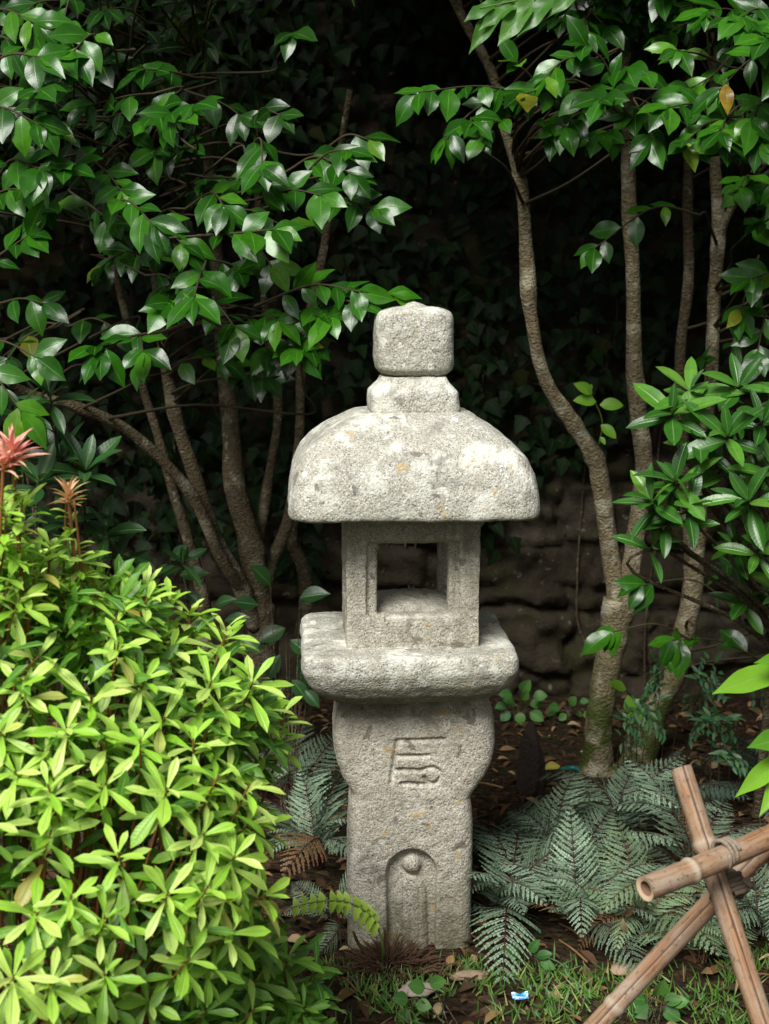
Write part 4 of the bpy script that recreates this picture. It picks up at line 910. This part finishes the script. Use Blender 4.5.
# toothed frond hanging in from above, by the forked tree
def hanging():
    o = at(640, -120, .1); T = empty('chestnut_branch', o, 'toothed bright green leaves hanging from the top edge above the forked tree', 'branch')
    lm, tm = MB(), MB()
    tw = spline([o, at(600, -40, .08), at(545, -8, .05), at(480, 8, .02)], 20); tube(tm, tw, np.linspace(.004, .0012, 20), n=20, seg=5)
    for (a, b, wd) in (((510, -2), (468, 44), .055), ((520, 2), (480, 20), .05), ((535, -4), (498, 40), .06), ((556, -6), (518, 28), .055), ((590, -18), (548, 8), .05), ((500, 2), (466, 12), .04), ((610, -26), (560, -6), .05)):
        A, Bp = at(*a, .05), at(*b, -.02); L = np.linalg.norm(Bp - A); leaves(lm, A, Bp - A, (0.1, -.8, .6), L, wd * 1.0, 'camellia', 16, 4, fold=.3, curl=.5, wave=.35)
    lm.build('leaf_spray', M['toothed'], T); tm.build('twig', M['green_stem'], T)
hanging()

# ------------------------------------------------------------------ rhododendrons and lower plants
def rhodo_right():
    T = empty('rhododendron', (1.0, 1.0, 0), 'rhododendron with long narrow glossy leaf rosettes at the right edge', 'shrub')
    lm, sm = MB(), MB()
    ros = [(672, 412, .55, 11, .11), (690, 390, .6, 9, .105), (740, 385, .6, 10, .11), (728, 435, .5, 11, .11), (700, 440, .55, 9, .10), (764, 420, .5, 9, .11), (652, 500, .5, 12, .105), (675, 480, .5, 12, .105), (690, 505, .48, 11, .105), (668, 520, .52, 9, .10), (748, 500, .48, 12, .105), (758, 550, .5, 10, .10), (722, 470, .6, 8, .10),
           (778, 470, .5, 10, .11), (735, 545, .65, 8, .10), (800, 400, .6, 10, .11), (790, 590, .6, 10, .11), (655, 545, .55, 7, .09), (745, 600, .75, 7, .10)]
    for px, py, Y, n, L in ros:
        Y -= .35; p = at(px, py, Y); ax = unit([rng.normal(-.1, .2), -.55 + rng.normal(0, .15), .75]); L = L * 1.2; n = max(6, n - 2)
        whorl(lm, p, ax, n, L, L * .33, 0, spread=(28, 92), prof='rhodo', tier=.03, curl=.35, det=(6, 4))
        b = np.array([1.25 + rng.normal(0, .08), .8, .0]); tube(sm, [p, p - ax * .12, (p + b) / 2 + [.1, 0, .12], b], [.004, .005, .009, .016], n=16, seg=6, cap=False, lump=.1)
    N = 120; P = np.column_stack([rng.uniform(1.05, 2.0, N), rng.uniform(.6, 1.2, N), rng.uniform(.55, 1.5, N)]); D = unit(rng.normal(0, 1, (N, 3)) + [0, -.3, -.2]); leaves(lm, P, D, unit(np.array([0, -.5, .8]) + rng.normal(0, .4, (N, 3))), .11, .037, 'rhodo', 5, 2, rnd=rng.random(N) * .35)
    lm.build('foliage', M['rhodo'], T); sm.build('stem', M['bark_dark'], T)
rhodo_right()

def rhodo_left():
    T = empty('rhododendron', (-1.0, .5, 0), 'dark rhododendron with upright long leaves behind the pink shoots', 'shrub')
    lm, sm = MB(), MB()
    for px, py, Y, n, L in [(85, 470, .2, 11, .13), (60, 455, .25, 9, .13), (50, 395, .2, 8, .11), (20, 410, .15, 9, .11), (105, 530, .3, 8, .11), (40, 480, .1, 8, .11), (120, 555, .35, 9, .10), (155, 575, .4, 8, .09), (5, 440, .2, 8, .11), (-40, 450, .2, 9, .12), (65, 520, .3, 9, .11), (20, 530, .3, 9, .11), (185, 560, .5, 7, .085)]:
        p = at(px, py, Y); ax = unit([rng.normal(.1, .2), -.4, .8]); whorl(lm, p, ax, n, L, L * .36, 0, spread=(25, 95), prof='rhodo', tier=.03, curl=.4, det=(6, 4))
        b = np.array([-.95 + rng.normal(0, .08), .55, 0]); tube(sm, [p, p - ax * .12, (p + b) / 2 + [0, 0, .06], b], [.003, .004, .006, .01], n=14, seg=6, cap=False)
    lm.build('foliage', M['laurel'], T); sm.build('stem', M['bark_dark'], T)
rhodo_left()

def leafy(name, label, cat, px, py, leavespec, L, W, mat, Y, stem_to, prof='round'):
    g = at(px, py, Y); g[2] = 0; T = empty(name, g, label, cat); lm, sm = MB(), MB()
    for (x, y, dx, dz) in leavespec:
        p = at(x, y, Y + rng.normal(0, .03)); k = rng.uniform(.8, 1.15); leaves(lm, p, (dx, -.35, dz), (rng.normal(0, .2), -.75, .65), L * k, W * k, prof, 6, 4, fold=.25, curl=.45)
        q = g + [rng.normal(0, .01), rng.normal(0, .01), .0]; tube(sm, [p, p * .6 + q * .4 + [0, 0, .02], q], [.001, .0015, .002], n=10, seg=5, cap=False)
    lm.build('foliage', M[mat], T); sm.build('stem', M['bark_dark'], T)
leafy('laurel_sapling', 'young plant with rounded dark leaves between left trunk and lantern', 'sapling', 285, 720,
      [(258, 605, -1, .3), (300, 598, .9, .3), (285, 628, -.8, -.3), (290, 640, .7, -.4), (280, 655, -.5, -.7), (305, 620, .6, -.5), (300, 660, .4, -.8), (268, 640, -.8, -.3), (270, 585, -.4, .6), (292, 680, .6, -.6), (275, 690, -.6, -.5), (262, 668, -.8, -.4), (305, 690, .5, -.5), (315, 650, .6, -.2)], .085, .055, 'laurel', .75, 0, 'camellia')
leafy('laurel_sapling', 'low dark plant with oval leaves in front of the leftmost stems', 'sapling', 195, 640,
      [(155, 565, -.7, .4), (170, 560, .5, .5), (180, 575, .8, .2), (160, 585, -.6, -.3), (185, 590, .6, -.4), (215, 605, .5, .3), (225, 620, .8, .2), (210, 625, -.7, .1), (235, 635, .6, -.3), (220, 650, -.2, -.5)], .085, .045, 'laurel', .6, 0, 'camellia')
leafy('wild_strawberry', 'small rounded green plant growing behind the platform on the right', 'ground plant', 520, 712,
      [(515, 705, -.6, .4), (522, 700, .3, .6), (530, 704, .8, .2), (512, 695, -.7, .2), (522, 692, .2, .5), (533, 697, .8, .3), (506, 705, -.8, -.1), (520, 712, 0, -.5), (530, 712, .6, -.3), (510, 712, -.6, -.4)], .055, .045, 'clover', 1.75, 0)
leafy('wild_strawberry', 'tiny bright green plant at the wall foot left of the forked trunk', 'ground plant', 572, 712,
      [(560, 708, -.7, .2), (570, 705, .2, .5), (580, 702, .7, .3), (575, 712, .5, -.3), (566, 714, -.5, -.3), (584, 712, .6, -.2), (556, 714, -.5, .2)], .045, .036, 'clover', 1.85, 0)
leafy('seedling', 'single bright leafed seedling right beside the mossy trunk', 'ground plant', 630, 745,
      [(626, 690, -.7, .5), (630, 700, .6, -.2), (628, 695, .1, -.8), (634, 708, .5, -.5)], .075, .04, 'bright_leaf', .9, 0, 'camellia')
leafy('seedling', 'small green seedling in the grass left of the blue scrap', 'ground plant', 440, 1008, [(408, 1000, -.5, .3), (416, 1004, .6, .1), (408, 1009, -.3, -.4), (430, 985, .6, .4), (425, 988, -.6, .3)], .04, .032, 'clover', -.5, 0)
leafy('seedling', 'green leaf tuft in the grass beside the ferns', 'ground plant', 535, 958, [(520, 955, -.6, .4), (530, 952, .3, .7), (536, 956, .7, .3), (525, 962, -.4, .0), (540, 962, .7, -.1)], .05, .03, 'clover', -.22, 0)
leafy('seedling', 'green leaf tuft low between the spread bamboo legs', 'ground plant', 655, 1005, [(645, 1000, -.6, .3), (655, 995, .3, .6), (664, 1000, .7, .2), (650, 1006, -.5, -.2), (662, 1008, .6, -.2), (672, 1003, .7, .3)], .045, .036, 'clover', -.5, 0)

def edge_shrub():
    T = empty('laurel_shrub', (.98, -.75, 0), 'large bright green leaves reaching in at the right edge above the bamboo', 'shrub'); lm, sm = MB(), MB(); b = np.array([1.02, -.75, 0.])
    top = at(800, 690, -.85)
    tube(sm, [b, b * .5 + top * .5 + [.03, 0, 0], top], [.012, .009, .004], seg=8)
    for (a, tip, wd) in (((790, 668), (718, 686), .055), ((792, 752), (738, 792), .045), ((800, 735), (753, 742), .05), ((800, 700), (840, 640), .05), ((795, 760), (762, 810), .04), ((800, 690), (778, 620), .05), ((802, 720), (860, 740), .05), ((800, 664), (764, 655), .04)):
        A, Bp = at(*a, -.85), at(*tip, -.95); L = np.linalg.norm(Bp - A); leaves(lm, A, Bp - A, (-.1, -.75, .65), L, wd, 'camellia', 12, 4, fold=.25, curl=.3, wave=.15)
    lm.build('foliage', M['bright_leaf'], T); sm.build('stem', M['green_stem'], T)
edge_shrub()

def nandina():
    for lab, spots, Y in (('blue green plant of many small pointed leaflets at the leaning trunk foot', [(640, 700), (660, 690), (625, 715), (680, 705), (665, 730), (645, 735), (690, 735), (620, 745), (700, 690)], .95),
                          ('blue green leaflet plant beside the right photo edge below the rosettes', [(725, 690), (750, 700), (735, 730), (760, 740), (715, 715), (775, 720), (745, 760), (720, 755)], .8)):
        g = at(np.mean([s[0] for s in spots]), 740, Y); g[2] = 0; T = empty('nandina', g, lab, 'shrub'); lm, sm = MB(), MB()
        for px, py in spots:
            p = at(px, py, Y + rng.normal(0, .08)); ax = unit([rng.normal(0, .7), -.35, .35 + rng.normal(0, .3)]); q = p + ax * .12
            g2 = np.array([p[0] * .8 + g[0] * .2, p[1] + .1, 0]); tube(sm, [g2, p - [0, -.03, .08], p, q], [.002, .0016, .0013, .001], n=12, seg=5, cap=False); sd_ = unit(np.cross(ax, [0, -.5, .8]))
            for k in range(5):
                c = p + ax * .12 * (k + .5) / 5
                for sg in (-1, 1):
                    for j in range(2):
                        leaves(lm, c + sd_ * sg * .03 * j, unit(sd_ * sg + ax * (.6 if j else .1) + rng.normal(0, .3, 3) + [0, -.1, -.25]), unit(np.array([0, -.6, .8]) + rng.normal(0, .4, 3)), rng.uniform(.028, .042), .015, 'lance', 4, 2)
            leaves(lm, q, ax, (0, -.6, .8), .05, .018, 'lance', 4, 2)
        lm.build('foliage', M['nandina'], T); sm.build('stem', M['twig'], T)
nandina()

# ------------------------------------------------------------------ ground cover and small things
def grass():
    mb = MB(); r = np.random.default_rng(3); tuft = []
    for k in range(330):
        px = r.uniform(330, 900); py = r.uniform(955, 1180); g = ground_at(px, py)
        den = mn.noise(Vector((g[0] * 6, g[1] * 6, 2.)))
        if den < .08: continue
        tuft.append(g)
    for x, y in ((395, 985), (470, 970), (490, 985), (530, 985), (560, 975), (545, 1000), (380, 1000), (360, 985), (590, 990), (600, 975), (500, 1010), (690, 1005), (720, 995), (640, 985)): tuft += [ground_at(x + r.normal(0, 6), y + r.normal(0, 4)) for _ in range(2)]
    for g in tuft:
        n = int(r.integers(14, 30)); P = g + np.column_stack([r.normal(0, .028, n), r.normal(0, .028, n), np.full(n, -.005)]); D = unit(np.column_stack([r.normal(0, .55, n), r.normal(0, .5, n), np.full(n, .75)])); L = r.uniform(.02, .055, n)
        leaves(mb, P, D, np.column_stack([r.normal(0, .3, n), -np.ones(n), r.uniform(.2, .8, n)]), L, .0042, 'blade', 3, 1, fold=0, curl=.9)
    o = mb.build('grass', M['grass']); tag(o, 'short tufty grass along the front of the bed', 'grass', kind='stuff')
grass()
def litter():
    mb = MB(); r = np.random.default_rng(8)
    N = 4600; P = np.column_stack([r.uniform(-1.9, 1.9, N), r.uniform(-1.2, 2.1, N), np.zeros(N)])
    P[:, 2] = [gheight(a, b) + r.uniform(.002, .018) for a, b, _ in P]
    D = unit(np.column_stack([r.normal(0, 1, (N, 2)), r.normal(.05, .15, N)])); L = r.uniform(.018, .07, N)
    leaves(mb, P, D, unit(np.column_stack([r.normal(0, .3, N), r.normal(-.1, .3, N), np.ones(N)])), L, L * r.uniform(.3, .6, N), 'camellia', 4, 2, fold=.5, curl=.7, rnd=r.random(N) ** 1.15)
    for k in range(150):
        p = np.array([r.uniform(-1.2, 1.3), r.uniform(-1., 1.8), .012]); a = r.uniform(0, 6.28); l = r.uniform(.04, .16); d = np.array([math.cos(a), math.sin(a), r.normal(.05, .06)]) * l
        tube(mb, [p, p + d * .5 + [0, 0, .004], p + d], [.003, .0025, .0015], n=6, seg=5, cap=False, col=(r.uniform(.2, .9), 0, .5, 0))
    o = mb.build('leaf_litter', M['litter']); tag(o, 'brown fallen leaves and twigs covering the soil', 'leaf litter', kind='stuff')
litter()

def pebble(name, px, py, sx, sy, sz, mat, label, cat, rot=0., seed=0, group=None):
    g = ground_at(px, py); bm = bmesh.new(); bmesh.ops.create_icosphere(bm, subdivisions=4, radius=1.)
    for v in bm.verts:
        k = 1 + .28 * mn.noise(v.co * 1.3 + Vector((seed, 0, 0))) + .12 * mn.noise(v.co * 3.1 + Vector((seed, 3, 0))); v.co = Vector((v.co.x * sx * k, v.co.y * sy * k, max(v.co.z, -.4) * sz * k))
    me = bpy.data.meshes.new(name); bm.to_mesh(me); bm.free(); me.polygons.foreach_set('use_smooth', np.ones(len(me.polygons), bool)); me.materials.append(mat)
    o = bpy.data.objects.new(name, me); COL.objects.link(o); o.location = (g[0], g[1], sz * .35 + .004); o.rotation_euler = (0, 0, rot); tag(o, label, cat, group)
pebble('stone', 417, 993, .042, .03, .014, M['pebble'], 'flat pinkish stone lying in the grass before the lantern', 'stone', .2, 2)
pebble('stone', 470, 979, .045, .017, .012, M['deadwood'], 'pale brown flat sliver lying across the grass', 'stone', .1, 5)
pebble('stone', 622, 972, .03, .024, .012, M['deadwood'], 'small brown stone at the edge of the pale fern', 'stone', .3, 9)
pebble('stone', 660, 707, .05, .04, .045, M['granite_shaft'], 'rounded grey stone at the foot of the wall', 'stone', .3, 12)
pebble('rotten_stump', 530, 792, .04, .05, .17, M['rotten'], 'black rotten stump behind the lantern on the right', 'stump', .4, 15)

def scrap():
    g = ground_at(520, 1006); mb = MB(); n = 8; xs = np.linspace(-.016, .016, n); X, Yg = np.meshgrid(xs, xs, indexing='ij')
    Z = np.array([.012 + .010 * mn.noise(Vector((a * 90, b * 90, 1.))) for a, b in zip(X.ravel(), Yg.ravel())]); mb.add(np.column_stack([g[0] + X.ravel() * 1.2, g[1] + Yg.ravel() * .9, Z + .012]), grid_faces(n, n)); o = mb.build('wrapper_scrap', M['foil'], loc=g, smooth=False); tag(o, 'crumpled blue and white wrapper scrap lying in the grass', 'litter')
scrap()
def one_leaf(px, py, L, W, d, mat, label, z=.02, nrm=(.1, -.5, 1)):
    g = ground_at(px, py, z); mb = MB(); leaves(mb, g, d, nrm, L, W, 'camellia', 8, 4, fold=.4, curl=.6, rnd=.5); o = mb.build('fallen_leaf', M[mat], loc=g); tag(o, label, 'leaf', 'larger fallen leaves on the ground')
one_leaf(434, 1018, .05, .026, (.3, .5, .5), 'pale_litter', 'pale tan curled leaf standing in the grass beside the stone', .01)
one_leaf(560, 766, .07, .045, (-.6, -.4, .1), 'yellow_litter', 'yellow leaf lying behind the silvery ferns', .03)
one_leaf(623, 918, .06, .018, (.1, .1, -1), 'pale_litter', 'orange brown curled leaf caught hanging in the pale fern', .17, (-.6, -1, .2))
one_leaf(735, 995, .09, .008, (.2, .2, .9), 'pale_litter', 'straw coloured dry leaf upright between the bamboo legs', .02)
def hose():
    mb = MB(); P = [ground_at(x, y, .012) for x, y in ((556, 772), (572, 768), (590, 772), (625, 768), (660, 745))]; tube(mb, P, .009, n=40, seg=10); o = mb.build('garden_hose', M['teal'], loc=P[0]); tag(o, 'short teal hose lying on the soil behind the forked trunk', 'hose')
hose()
